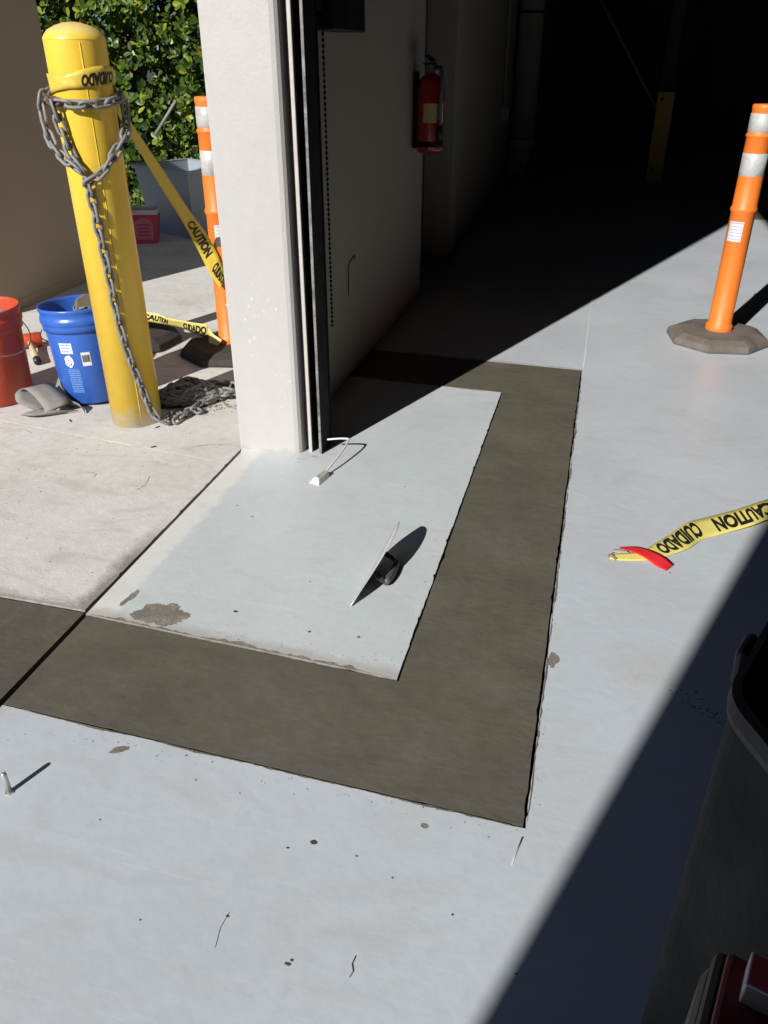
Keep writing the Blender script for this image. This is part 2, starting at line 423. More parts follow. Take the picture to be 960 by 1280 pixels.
# damp band in the sidewalk against the fresh concrete and down the joint
def damp(M, x, y, n, z):
    nn = M('MULTIPLY', M('SUBTRACT', n, 0.5), 0.10)
    a = M('MULTIPLY', M('SUBTRACT', M('ADD', nn, 1.395), y), 26, True)
    b = M('MULTIPLY', M('ADD', M('ADD', x, 1.175), nn), 26, True)
    c = M('MULTIPLY', M('SUBTRACT', 1.85, y), 4.0, True)
    return M('MULTIPLY', M('MAXIMUM', a, M('MULTIPLY', b, c)), 0.8)
overlay(M_['walk'], (0.16, 0.145, 0.12), damp)
overlay(M_['post'], (0.24, 0.215, 0.18), lambda M, x, y, n, z: M('MULTIPLY', M('MULTIPLY', M('SUBTRACT', M('ADD', M('MULTIPLY', M('SUBTRACT', n, 0.5), 0.12), 0.012), z), 30, True), 0.6))
# pale bare foot of the bollard
overlay(M_['yellow'], (0.62, 0.555, 0.42), lambda M, x, y, n, z: M('MULTIPLY', M('MULTIPLY', M('SUBTRACT', M('ADD', M('MULTIPLY', M('SUBTRACT', n, 0.5), 0.42), 0.075), z), 14, True), 0.85))
overlay(M_['yellow'], (0.66, 0.52, 0.22), lambda M, x, y, n, z: M('MULTIPLY', M('MULTIPLY', M('SUBTRACT', z, M('ADD', M('MULTIPLY', M('SUBTRACT', n, 0.5), 0.03), 1.250)), 80, True), 0.7))

# leaf: glossy, hue differs from leaf to leaf
def leaf_material():
    m = bpy.data.materials.new('leaf_green'); m.use_nodes = True
    nt, b, N, L = nodes_of(m)
    g = N('ShaderNodeNewGeometry'); oi = N('ShaderNodeObjectInfo')
    s = math_node(N, L, 'FRACT', math_node(N, L, 'ADD', g.outputs['Random Per Island'], oi.outputs['Random']))
    cr = N('ShaderNodeValToRGB')
    e = cr.color_ramp.elements
    e[0].position = 0; e[0].color = (0.024, 0.055, 0.009, 1)
    e[1].position = 1; e[1].color = (0.30, 0.34, 0.028, 1)
    for p, c in ((0.45, (0.048, 0.098, 0.013, 1)), (0.78, (0.10, 0.165, 0.018, 1))):
        q = cr.color_ramp.elements.new(p); q.color = c
    L(s, cr.inputs[0]); L(cr.outputs[0], b.inputs['Base Color'])
    b.inputs['Roughness'].default_value = 0.42
    tr = N('ShaderNodeBsdfTranslucent'); L(cr.outputs[0], tr.inputs['Color'])
    mx = N('ShaderNodeMixShader'); mx.inputs[0].default_value = 0.25
    L(b.outputs[0], mx.inputs[1]); L(tr.outputs[0], mx.inputs[2])
    L(mx.outputs[0], nt.nodes['Material Output'].inputs[0])
    return m
M_['leaf'] = leaf_material()

# ------------------------------------------------------------------ the setting
def struct(o, label, cat):
    return tag(o, label, cat, kind='structure')

g = MB().add([(-400, -400, -0.06), (400, -400, -0.06), (400, 400, -0.06), (-400, 400, -0.06)], [(0, 1, 2, 3)]).build('ground', M_['ground'])
struct(g, 'out-of-view ground beyond the sidewalk, coloured dark to cut bounce light', 'ground')
o = MB().box(-2.6, 0.3, 0.8, 3.7, -0.055, -0.028).build('subgrade', M_['soil'])
struct(o, 'dark earth at the bottom of the cut joints', 'ground')

# painted hall floor (one sheet that goes round the trench)
fl = jitter_poly([(-1.112, -9), (9, -9), (9, 14), (-1.3, 14), (-1.3, 3.515), (0.0075, 3.460), (0.0075, 0.985), (-1.104, 1.021)],
                 [0, 0, 0, 0, 1, 1, 1, 0], seed=1)
floor = MB().prism(fl, -0.03, 0.0, side=1).build('floor', [M_['floor'], M_['smear']])
struct(floor, 'pale grey painted concrete floor running into the dark hall', 'floor')
pd = jitter_poly([(-1.112, 1.346), (-0.309, 1.3085), (-0.304, 3.103), (-1.3, 3.145), (-1.3, 2.9), (-1.112, 2.3)],
                 [1, 1, 1, 0, 0, 0], seed=2)
pad = MB().prism(pd, -0.03, 0.0, side=1).build('floor_pad', [M_['pad'], M_['smear']])
struct(pad, 'pale painted floor slab framed by the fresh concrete strip', 'floor')

# fresh concrete: a gently uneven surface a few millimetres below the floor
def fresh_sheet(name, poly, rough, mt, seed, label):
    pp = jitter_poly(poly, rough, step=0.02, amp=0.0012, seed=seed)
    o = MB().prism(pp, -0.03, -0.0012).build(name, mt)
    return struct(o, label, 'concrete')
fresh_sheet('fresh_concrete', [(-1.105, 1.026), (0.002, 0.990), (0.002, 3.457), (-1.3, 3.507), (-1.3, 3.152), (-0.299, 3.107), (-0.304, 1.305), (-1.107, 1.343)],
            [1, 1, 1, 0, 1, 1, 1, 0], M_['fresh'], 3, 'brown-grey fresh concrete filling the trench round the painted slab')
fresh_sheet('fresh_concrete', [(-3.0, 1.085), (-1.1205, 1.024), (-1.1205, 1.352), (-3.0, 1.375)],
            [1, 0, 1, 0], M_['fresh_out'], 4, 'dark fresh concrete strip in the sidewalk outside the door line')

# sidewalk: two slabs beyond the trench, one this side
for poly, rg, lab, sd_ in (
    ([(-5, 1.415), (-3.0, 1.385), (-1.124, 1.361), (-1.124, 2.215), (-2.3, 2.36), (-5, 2.45)], [0, 1, 1, 1, 0, 0], 'worn beige sidewalk slab with damp corner beside the trench', 5),
    ([(-5, 2.4515), (-2.3, 2.3615), (-1.124, 2.2165), (-1.124, 3.4), (-1.2, 15), (-5, 15)], [0, 1, 1, 0, 0, 0], 'beige sidewalk slab under the bollard and buckets', 6),
    ([(-5, -9), (-1.124, -9), (-1.124, 1.014), (-3.0, 1.075), (-5, 1.14)], [0, 1, 1, 0, 0], 'sidewalk slab in the near corner outside the doorway', 7)):
    o = MB().prism(jitter_poly(poly, rg, seed=sd_, amp=0.0012), -0.05, -0.001).build('sidewalk', M_['walk'])
    struct(o, lab, 'sidewalk')

# far trench patch at the right edge of the sunlit floor
o = MB().prism(jitter_poly([(1.16, 7.62), (3.4, 7.5), (3.4, 7.95), (1.2, 8.1)], [1, 0, 1, 1], seed=8), -0.01, 0.004, 0.001, 0.001).build('fresh_concrete', M_['fresh'])
struct(o, 'far strip of fresh concrete behind the orange delineator', 'concrete')

# ------------------------------------------------------------------ building
def wall_box(name, b, mt, label, cat='wall', bevel=0.0, seg=2):
    o = MB().box(*b).build(name, mt, None, bevel, seg)
    return struct(o, label, cat)
TOP = 5.3
# door jamb: bullnosed concrete end of the outer wall
jp = [(-1.127, 2.335), (-0.925, 2.345), (-0.912, 2.349), (-0.904, 2.358), (-0.901, 2.372), (-0.901, 2.46), (-1.127, 2.46)]
jamb = MB().prism(jp, -0.04, TOP).build('wall_jamb', M_['post'], None, 0.006, 2)
struct(jamb, 'off-white painted end of the wall at the doorway', 'wall')
rnd = random.Random(31)
spl = [(rnd.gauss(-1.03, .055), rnd.gauss(.47, .065), rnd.choice((.0015, .002, .0025, .004, .007))) for _ in range(40)] + [(rnd.gauss(-.955, .02), rnd.gauss(.24, .06), rnd.choice((.002, .003, .005))) for _ in range(14)]
for q, (x, z, sz) in enumerate(spl):
    if not -1.125 < x < -.925: continue
    yy = 2.335 + (x + 1.135) * (0.010 / 0.21) - 0.0005
    ex_ = rnd.uniform(.7, 1.5)
    pts = [(x + math.cos(a * .628) * sz * rnd.uniform(.3, 1.3), yy, z + math.sin(a * .628) * sz * ex_ * rnd.uniform(.3, 1.3)) for a in range(10)]
    MB().add(pts, [tuple(range(10))]).build('paint_chip', M_['chipwhite'], jamb, solid=0.0002)
wall_box('wall', (-1.132, -0.965, 2.461, 4.56, -0.04, TOP), M_['innerwall'], 'grey-beige interior wall beside the door guide')
wall_box('wall_recess', (-1.35, -1.133, 4.3, 5.5, -0.04, TOP), M_['darkwall'], 'recess in the hall wall past the extinguisher, shade put into its colour')
wall_box('wall_pilaster', (-1.349, -0.955, 5.42, 5.62, -0.04, TOP), M_['innerwall'], 'narrow pilaster in the dark hall wall')
wall_box('wall_far', (-1.34, -1.00, 5.621, 14, -0.04, TOP), M_['innerwall'], 'shaded hall wall carrying the drain pipe')
wall_box('wall_near', (-1.135, -0.965, -9, -2.31, -0.04, TOP), M_['post'], 'wall on the near side of the doorway', )
wall_box('wall_header', (-1.134, -0.966, -2.309, 2.459, 4.2, TOP), M_['post'], 'wall above the wide doorway')
wall_box('wall_back', (-1.339, 9, 14.0, 14.2, -0.04, TOP), M_['darkwall'], 'far wall at the end of the hall, darkness put into its colour')
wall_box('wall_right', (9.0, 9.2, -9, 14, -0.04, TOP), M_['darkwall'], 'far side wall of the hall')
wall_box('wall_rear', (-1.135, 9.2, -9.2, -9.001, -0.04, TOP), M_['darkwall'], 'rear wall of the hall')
wall_box('ceiling', (-1.36, 9.25, -9.25, 14.25, TOP + .001, TOP + .2), M_['darkceil'], 'hall ceiling coloured dark to keep the hall black', 'ceiling')

# tan masonry wall outside
tw = MB().box(-4.3, -3.0, 3.5, 4.33, -0.05, 1.66).build('garden_wall', M_['tanwall'], None, 0.01, 2)
tag(tw, 'tan rendered wall block in shade behind the buckets', 'wall')
MB().box(-4.32, -2.995, 3.495, 4.335, -0.05, 0.055).build('plinth', M_['tanwall'], tw, 0.008)

# rolling door guide
dg = empty('door_guide', (-0.86, 2.4, 0))
def dgp(name, b, mt, bevel=0.0015):
    x0, x1, y0, y1, z0, z1 = b
    return MB().box(x0 + .86, x1 + .86, y0 - 2.4, y1 - 2.4, z0, z1).build(name, mt, dg, bevel, 1)
dgp('back_plate', (-0.964, -0.83, 2.462, 2.47, 0.0, 4.19), M_['blacksteel'])
dgp('inner_angle', (-0.8985, -0.893, 2.40, 2.4615, 0.0, 4.19), M_['whitesteel'])
dgp('white_flange', (-0.883, -0.871, 2.368, 2.374, 0.0, 4.19), M_['whitesteel'])
dgp('flange_web', (-0.876, -0.868, 2.3745, 2.4615, 0.0, 4.19), M_['blacksteel'])
dgp('outer_flange', (-0.842, -0.834, 2.362, 2.4615, 0.0, 4.19), M_['blacksteel'])
dgp('lit_edge', (-0.8425, -0.8335, 2.3595, 2.3618, 0.0, 4.19), M_['greysteel'], 0.0008)  # sunlit front edge of the flange, light put into a paler strip
tag(dg, 'steel rolling-door guide, white and black flanges, fixed beside the jamb', 'door guide')

# hand chain and operator box
hc = MB()
z = 0.315; k = 0
while z < 1.275:
    hc.lathe([(0.0012, 0), (0.0048, 0.003), (0.0048, 0.009), (0.0012, 0.012)], 6, (-0.925, 2.80, z)); z += 0.0165; k += 1
hc.tube([(-0.925, 2.80, 0.315), (-0.925, 2.80, 1.275)], 0.0013, 5)
o = hc.build('hand_chain', M_['blacksteel'])
tag(o, 'thin beaded hand chain hanging down the interior wall', 'chain')
ob = empty('operator_box', (-0.92, 2.95, 1.27))
MB().box(-0.044, 0.06, -0.24, 0.12, 0, 0.8).build('housing', M_['black'], ob, 0.004)
MB().box(-0.044, 0.03, -0.36, -0.245, 0.05, 0.8).build('cover_plate', M_['blacksteel'], ob, 0.003)
MB().box(-0.0445, 0.066, -0.245, 0.125, 0.3, 0.32).build('seam_band', M_['blacksteel'], ob, 0.002)
tag(ob, 'black door operator box high on the interior wall', 'box')
o = MB().tube([(-0.962, 3.14, 0.345), (-0.962, 3.14, 0.455), (-0.962, 3.155, 0.472), (-0.962, 3.235, 0.487), (-0.962, 3.235, 0.472)], 0.0018, 5).build('wall_wire', M_['blacksteel'])
tag(o, 'bent bit of dark wire stuck on the interior wall', 'wire')

# ------------------------------------------------------------------ floor details
def blob(name, cx, cy, rx, ry, z, mt, parent, seed, n=22, rot=0.0, thick=0.0006, rag=0.35):
    rnd = random.Random(seed)
    pts = []
    for k in range(n):
        a = 2 * math.pi * k / n
        w = 1 + rag * (noise.noise(Vector((math.cos(a) * 1.5, math.sin(a) * 1.5, seed * 3.1))) * 1.1 + .5 * noise.noise(Vector((math.cos(a) * 5, math.sin(a) * 5, seed * 1.7))) + 0.14 * rnd.uniform(-1, 1))
        x, y = rx * w * math.cos(a), ry * w * math.sin(a)
        pts.append((cx + x * math.cos(rot) - y * math.sin(rot), cy + x * math.sin(rot) + y * math.cos(rot)))
    return MB().prism(pts, z - 0.001, z + thick).build(name, mt, parent)
blob('mortar_smear', -0.930, 1.392, 0.062, 0.040, 0, M_['smear'], pad, 8, 90, R(14), rag=.42)
blob('mortar_smear', -0.972, 1.372, 0.03, 0.016, 0, M_['smear'], pad, 9, 50, R(-10), rag=.4, thick=.0011)
blob('mortar_smear', -1.04, 1.44, 0.035, 0.010, 0, M_['smear'], pad, 4, 26, R(80), rag=.6, thick=.0006)
blob('mortar_smear', 0.022, 1.463, 0.012, 0.028, 0, M_['smear'], floor, 5, 24)
blob('mortar_smear', -0.797, 0.969, 0.020, 0.007, 0, M_['smear'], floor, 6, 20, R(35), thick=.0006)
blob('mortar_smear', -0.17, 0.945, 0.008, 0.005, 0, M_['smear'], floor, 7, 16)
def edge_strip(name, p0, p1, w, parent, seed, side=1, mt='smear'):
    """ragged crust of spilled mortar along a cut edge"""
    a, b = Vector(p0), Vector(p1); d = (b - a).normalized(); nrm = Vector((-d.y, d.x)) * side
    L = (b - a).length; n = int(L / 0.008)
    lo = [a + d * (L * i / n) + nrm * 0.0003 for i in range(n + 1)]
    hi = []
    for i in range(n + 1):
        t = i / n
        q = noise.noise(Vector((i * .07, seed, 0))) + .6 * noise.noise(Vector((i * .35, seed, 4))) + .3 * noise.noise(Vector((i * 1.1, seed, 9)))
        ww = w * max(0.06, 0.42 + q * 0.9) * min(1, t * 12 + .15, (1 - t) * 12 + .15)
        hi.append(lo[i] + nrm * ww)
    poly = [(p.x, p.y) for p in lo] + [(p.x, p.y) for p in reversed(hi)]
    if side < 0: poly = poly[::-1]
    return MB().prism(poly, -0.001, 0.0007).build(name, M_[mt], parent)
edge_strip('mortar_crust', (-1.10, 1.3475), (-0.32, 1.311), 0.015, pad, 11, 1)
edge_strip('mortar_crust', (0.0078, 1.0), (0.0078, 3.3), 0.0065, floor, 13, -1, 'crust')
edge_strip('mortar_crust', (-1.05, 1.0185), (-0.02, 0.9865), 0.0055, floor, 14, -1, 'crust')
edge_strip('mortar_crust', (-0.83, 3.503), (0.0, 3.465), 0.008, floor, 15, 1)
edge_strip('mortar_crust', (-0.36, 3.101), (-0.83, 3.123), 0.008, pad, 16, 1)
# pits and specks
for i, (x, y, rx, ry) in enumerate([(-.351, .863, .007, .0045), (-.440, .697, .003, .002), (-.573, .656, .002, .0015), (-.319, .648, .005, .0025), (-.315, .655, .003, .002),
                                    (-.391, .841, .003, .002), (-.614, .938, .002, .0015), (-.741, .811, .002, .0015), (-.27, .855, .0025, .0015), (-.2, .83, .002, .0015),
                                    (.02, .72, .002, .0015), (-.09, .79, .002, .002), (-.66, .99, .003, .0015), (-.52, .93, .002, .001), (.30, 1.9, .002, .003)]):
    blob('pit', x, y, rx, ry, 0, M_['crumb'], floor, 30 + i, 10, thick=.0004)
for i, (x, y, rx, ry) in enumerate([(-.757, 1.45, .006, .004), (-.552, 1.42, .004, .003), (-.432, 1.43, .004, .003), (-.50, 2.2, .002, .003), (-.62, 1.62, .002, .002), (-.9, 1.9, .006, .002), (-.97, 1.95, .004, .002)]):
    blob('pit', x, y, rx, ry, 0, M_['crumb'], pad, 60 + i, 10, thick=.0004)
for i, (pts, r) in enumerate([([(-.222, .685, .0006), (-.224, .672, .0006), (-.219, .662, .0006), (-.222, .652, .0006)], .0009),
                              ([(-.44, .703, .0005), (-.443, .675, .0005), (-.437, .644, .0005)], .00035)]):
    MB().tube(pts, r, 5).build('hair_crack', M_['crumb'], floor)
for pts in ([(0.012, 3.50, 0.0005), (0.014, 5.2, 0.0005), (0.02, 8.0, .0005)], [(0.004, .965, .0005), (-.004, .93, .0005), (-.008, .905, .0005)]):
    MB().tube(pts, 0.0016, 5).build('saw_cut', M_['reflect'], floor)
slab = bpy.data.objects['sidewalk']
for k_, pts in enumerate(([(-1.58, 2.02), (-1.52, 2.035), (-1.505, 2.01)], [(-1.33, 2.06), (-1.315, 2.0), (-1.325, 1.965)], [(-1.86, 1.70), (-1.78, 1.715), (-1.70, 1.70), (-1.66, 1.71)], [(-1.30, 2.30), (-1.24, 2.34), (-1.19, 2.35)], [(-2.1, 2.27), (-1.98, 2.285), (-1.93, 2.27)])):
    rr2 = random.Random(k_)
    P = [Vector((x, y, -.0008)) for x, y in pts]
    P = [p + Vector((rr2.uniform(-.003, .003), rr2.uniform(-.003, .003), 0)) for p in catmull(P, 6)]
    MB().tube(P, [.0006 + .0008 * rr2.random() for _ in P], 5).build('hair_crack', M_['smear'], slab)
for pts in ([(-1.62, 1.9, -.001), (-1.5, 1.93, -.001), (-1.45, 1.905, -.001)], [(-1.33, 2.08, -.001), (-1.31, 2.0, -.001), (-1.32, 1.96, -.001)]):
    pass
# crumbs of dirt: by the bin, round the trench corner
def crumbs(name, n, fx, mt, label, smin, smax, seed):
    rnd = random.Random(seed); mb = MB()
    for _ in range(n):
        x, y = fx(rnd); s = rnd.uniform(smin, smax); h = s * rnd.uniform(.3, .8)
        a = rnd.uniform(0, 6.28); ca, sa = math.cos(a), math.sin(a)
        P = [(s, 0, 0), (-.2 * s, .6 * s, 0), (-.7 * s, -.5 * s, 0), (0, 0, h)]
        mb.add([(x + p[0] * ca - p[1] * sa, y + p[0] * sa + p[1] * ca, p[2]) for p in P], [(0, 1, 3), (1, 2, 3), (2, 0, 3), (2, 1, 0)])
    o = mb.build(name, mt)
    return tag(o, label, 'dirt', kind='stuff')
def g2(r, cx, cy, sx, sy, rot=0.0):
    a, b = r.gauss(0, sx), r.gauss(0, sy)
    return cx + a * math.cos(rot) - b * math.sin(rot), cy + a * math.sin(rot) + b * math.cos(rot)
crumbs('dirt_crumbs', 90, lambda r: g2(r, .345, 1.385, .045, .014, R(-40)), M_['crumb'], 'scatter of dark dirt crumbs on the floor beside the bin', .001, .0042, 1)
crumbs('dirt_crumbs', 45, lambda r: g2(r, .27, 1.45, .07, .02, R(-30)), M_['litter'], 'faint brown dirt specks on the sunlit floor by the bin shadow', .0006, .0022, 2)
def trench_edge(r):
    k = r.random()
    if k < .35: return (.016 + abs(r.gauss(0, .006)), r.uniform(1.0, 3.4))
    if k < .6: return (r.uniform(-1.05, 0), .99 - abs(r.gauss(0, .02)))
    if k < .85: return (r.uniform(-1.1, -.32), 1.345 + abs(r.gauss(0, .02)))
    return (-.32 - abs(r.gauss(0, .01)), r.uniform(1.33, 3.0))
crumbs('dirt_crumbs', 260, trench_edge, M_['smear'], 'crumbs of mortar along the trench edges', .0008, .003, 3)
def jamb_dirt(r): return (-.87 + r.gauss(0, .03), 2.345 - abs(r.gauss(0, .03)))
crumbs('dirt_crumbs', 130, jamb_dirt, M_['litter'], 'brown grit at the foot of the door guide', .0008, .0028, 4)
def pile_dirt(r): return g2(r, -1.40, 2.665, .055, .03, R(20))
crumbs('leaf_litter', 170, pile_dirt, M_['litter'], 'brown leaf litter between the chain pile and the jamb', .002, .008, 5)
def walk_dirt(r): return (r.uniform(-2.4, -1.2), r.uniform(1.5, 2.55))
crumbs('sidewalk_grit', 170, walk_dirt, M_['smear'], 'fine grit scattered over the sunlit sidewalk', .001, .0035, 6)
for i, (x, y) in enumerate([(-1.43, 2.27), (-1.50, 2.43), (-1.68, 1.42), (-1.85, 2.40), (-1.40, 2.60), (-1.62, 1.55)]):
    blob('dry_chip', x, y, .012, .004, -0.001, M_['crumb'], None, 90 + i, 10, R(40 + 33 * i), .002)
    o = bpy.context.scene.collection.objects[-1]
    tag(o, ['dark flake on the slab joint below the bollard', 'dark flake at the foot of the bollard', 'dark flake near the trench on the left slab', 'dark flake in front of the grey strip',
            'dark flake beside the chain pile', 'dark flake in the middle of the beige slab'][i], 'flake')

# bolt standing in the floor
bo = empty('anchor_bolt', (-0.940, 0.824, 0))
MB().lathe([(0.0052, -0.004), (0.0052, 0.045), (0.0046, 0.050), (0.0020, 0.0515)], 14).build('shank', M_['zinc'], bo)
MB().lathe([(0.009, 0.0), (0.009, 0.0018)], 6, smooth=False).build('collar', M_['zinc'], bo)
tag(bo, 'zinc anchor bolt standing up out of the near floor', 'bolt')

# rod and block at the guide foot
rd = empty('floor_catch', (-0.778, 2.175, 0), R(-14))
bl = MB().add([(-.021, -.036, 0), (.019, -.036, 0), (.017, .036, 0), (-.017, .036, 0), (-.010, -.022, .017), (.010, -.022, .017), (.010, .034, .020), (-.010, .034, .020)],
              [(3, 2, 1, 0), (4, 5, 6, 7), (0, 1, 5, 4), (1, 2, 6, 5), (2, 3, 7, 6), (3, 0, 4, 7)])
bl.build('block', M_['alum'], rd, 0.0015)
for s in (-.004, .0, .004): MB().box(s - .0012, s + .0012, -.02, .033, .0166, .0215).build('rib', M_['alum'], rd)
rp = catmull([(-.0, .03, .012), (.001, .09, .030), (-.004, .17, .050), (-.012, .205, .057), (-.020, .212, .058), (-.05, .205, .055), (-.088, .188, .050)], 6)
MB().tube(rp, 0.0036, 8).build('rod', M_['alum'], rd)
tag(rd, 'small white ribbed block with bent rod hooked to the door guide', 'catch')

# ------------------------------------------------------------------ pool trowel leaning on its grip
tr = empty('pool_trowel', (-0.480, 1.536, 0.001))
ey = Vector((.03, 1, 0)).normalized()
up0 = Vector((.401, -.012, .916)); up0 = (up0 - ey * up0.dot(ey)).normalized()
nr0 = ey.cross(up0)
up1 = up0 * math.cos(R(5)) + nr0 * math.sin(R(5)); nr1 = ey.cross(up1)
TL = 0.325
def tp(x, t, z_):                      # x up the blade, t along it 0..1, z out of the lit face
    p = up1 * x + ey * (t * TL) - nr1 * z_; return (p.x, p.y, p.z)
def lerp_table(tab, t):
    for (t0, v0), (t1, v1) in zip(tab[:-1], tab[1:]):
        if t <= t1: return v0 + (v1 - v0) * (t - t0) / (t1 - t0)
    return tab[-1][1]
UPT = [(0, .001), (.04, .016), (.1, .036), (.2, .060), (.32, .079), (.45, .092), (.6, .099), (.75, .101), (.87, .098), (.95, .090), (1, .077)]
LOT = [(0, 0), (.55, 0), (.68, .005), (.8, .017), (.9, .037), (.96, .057), (1, .076)]
nt_ = 26
vs = []
for q in range(nt_ + 1):
    t = q / nt_; a, b = lerp_table(LOT, t), lerp_table(UPT, t); bow = .006 * (2 * t - 1) ** 2
    for x in (a, (a + b) / 2, b): vs.append(tp(x, t, bow))
MB().add(vs, [(q * 3 + k, q * 3 + 3 + k, q * 3 + 4 + k, q * 3 + 1 + k) for q in range(nt_) for k in range(2)], True).build('blade', M_['steel'], tr, solid=.0014)
MB().tube([tp(.036, .36, -.003), tp(.036, .355, -.025), tp(.036, .37, -.040)], [.012, .010, .008], 10).build('mount', M_['grip2'], tr)
MB().tube([tp(.040, .66, -.003), tp(.040, .665, -.025), tp(.040, .65, -.038)], [.008, .006, .005], 10).build('mount', M_['grip2'], tr)
MB().tube([tp(.037, .345 + .34 * t, -.043 - .003 * math.sin(t * math.pi)) for t in [q / 10 for q in range(11)]], [.0085, .0105, .0115, .012, .0122, .012, .0115, .011, .0105, .0095, .007], 14).build('grip', M_['gripwood'], tr)
tag(tr, 'round-ended steel trowel tipped on its edge over its grip', 'trowel')

# ------------------------------------------------------------------ delineator posts
def delineator(loc, label, base_mat, scale=1.0, rz=0.0, sticker_az=None):
    t = empty('delineator_post', loc, rz)
    oct_ = lambda r_, z_: [(r_ * math.cos(R(22.5 + 45 * k)), r_ * math.sin(R(22.5 + 45 * k)), z_) for k in range(8)]
    rings = [oct_(.236, 0), oct_(.240, .012), oct_(.232, .034), oct_(.19, .052), oct_(.085, .056)]
    mb = MB(); mb.add([p for r_ in rings for p in r_], [(i * 8 + k, i * 8 + (k + 1) % 8, (i + 1) * 8 + (k + 1) % 8, (i + 1) * 8 + k) for i in range(4) for k in range(8)] + [tuple(32 + k for k in range(8)), tuple(reversed(range(8)))])
    mb.build('base', base_mat, t, 0.005, 2)
    s = scale
    prof = [(.058, .03), (.062, .05), (.062, .078), (.058, .084), (.053, .09), (.0525, .59 * s), (.0565, .596 * s), (.058, .604 * s), (.0565, .612 * s), (.0525, .618 * s),
            (.052, .895 * s), (.055, .899 * s), (.0565, .904 * s), (.055, .909 * s), (.051, .914 * s), (.0505, 1.0 * s), (.052, 1.005 * s), (.052, 1.02 * s), (.049, 1.024 * s), (.03, 1.025 * s)]
    MB().lathe(prof, 40).build('tube', M_['orange'], t)
    for z0, z1 in ((.744, .836), (.918, .99)):
        MB().lathe([(.0518, z0 * s), (.0529, z0 * s + .001), (.0524, z1 * s - .001), (.051, z1 * s)], 40, cap0=False, cap1=False).build('reflective_band', M_['reflect'], t)
    # warning sticker wrapped on the tube
    if sticker_az is not None:
        def wrap(a_, z_, r_): return (r_ * math.cos(a_), r_ * math.sin(a_), z_ * s)
        mb = MB(); nn = 10; vs = []
        for i in range(nn + 1):
            a = sticker_az - .62 + 1.24 * i / nn
            vs += [wrap(a, .470, .0534), wrap(a, .556, .0534)]
        mb.add(vs, [(2 * i, 2 * i + 2, 2 * i + 3, 2 * i + 1) for i in range(nn)], True)
        st = mb.build('sticker', M_['sticker'], t)
        rnd = random.Random(4)
        lines = MB()
        for row in range(6):
            z_ = .547 - row * .0135; a = sticker_az - .52
            while a < sticker_az + .5:
                w = rnd.uniform(.03, .13)
                hh = .0045 if row == 0 else .003
                lines.add([wrap(a, z_, .0537), wrap(a + w, z_, .0537), wrap(a + w, z_ + hh, .0537), wrap(a, z_ + hh, .0537)], [(0, 1, 2, 3)])
                a += w + .03
        lines.build('print', M_['labelblue'], st)
    tag(t, label, 'delineator', 'orange delineator posts')
    return t
toward = lambda x, y: math.atan2(-y, -x)
delineator((0.621, 4.06, 0), 'orange delineator post with two white bands alone on the sunlit floor', M_['rubber_dusty'], 1.0, R(8), toward(.621, 4.06) - R(8) - .35)
delineator((-1.588, 3.303, 0), 'orange delineator post half hidden behind the off-white jamb', M_['rubber'], 1.035, R(11), toward(-1.588, 3.303) - R(11) + .15)
delineator((-2.115, 3.325, 0), 'delineator post almost hidden behind the yellow bollard', M_['rubber'], 1.0, R(-6))

# ------------------------------------------------------------------ bollard
BX, BY, BR = -1.615, 2.485, 0.0915
bt = empty('bollard', (BX, BY, 0))
MB().lathe([(BR, -.01), (BR, 1.246)], 56, cap1=False).build('pipe', M_['yellow'], bt)
MB().lathe([(BR + .0008, 1.243), (BR - .0005, 1.249), (BR - .006, 1.257), (.075, 1.269), (.05, 1.281), (.025, 1.288), (.004, 1.290)], 56, cap0=False).build('domed_cap', M_['yellow'], bt)
CC, CR = Vector((.545, -.838, 0)), Vector((.838, .545, 0))
def bp(phi, rho, z_):
    a = R(phi); v = CC * (rho * math.cos(a)) + CR * (rho * math.sin(a)); return Vector((v.x, v.y, z_))
MB().tube([bp(8, BR + .0002, 0.02 + 1.215 * i / 10) for i in range(11)], .0016, 6).build('weld_seam', M_['yellow'], bt)
tag(bt, 'thick yellow steel bollard hung with chain and tape', 'bollard')

# ------------------------------------------------------------------ chain
ch = empty('chain', (BX, BY, 0))
def link_mesh(mt):
    pts = []
    hl, hw = .0180, .0118
    for k in range(5): a = -math.pi / 2 + math.pi * k / 4; pts.append((hl + hw * math.cos(a), hw * math.sin(a), 0))
    for k in range(5): a = math.pi / 2 + math.pi * k / 4; pts.append((-hl + hw * math.cos(a), hw * math.sin(a), 0))
    return MB().tube(pts, .0056, 6, closed=True).mesh('link', mt)
LM, LR = link_mesh(M_['chain']), link_mesh(M_['rustchain'])
PITCH = 0.0400
def lay_chain(pts, normal=None, twist0=45.0, rust=(), per=10, jig=8.0, seed=0):
    rnd = random.Random(seed)
    cs = resample(catmull(pts, per), PITCH)
    for i in range(len(cs) - 1):
        a, b = cs[i], cs[i + 1]
        d = (b - a).normalized()
        mid = (a + b) / 2
        nrm = normal(mid) if normal else Vector((0, 0, 1))
        nrm = (nrm - d * nrm.dot(d))
        if nrm.length < 1e-4: nrm = d.orthogonal()
        nrm.normalize()
        tw = R(twist0 + 90 * (i % 2) + rnd.uniform(-jig, jig))
        z_ = Matrix.Rotation(tw, 3, d) @ nrm
        y_ = z_.cross(d)
        m = Matrix((d, y_, z_)).transposed().to_4x4()
        m.translation = mid
        o = bpy.data.objects.new('link', LR if i in rust else LM)
        COL.objects.link(o); o.parent = ch; o.matrix_local = m
out = lambda p: Vector((p.x, p.y, 0)).normalized()
ro = BR + .0165
lay_chain([bp(a, ro, 1.082 + .010 * math.cos(R(a)) * -1 + .02 * (abs(a) / 130) ** 2) for a in range(-130, 131, 20)], out, 45, rust=(2, 3), seed=1)
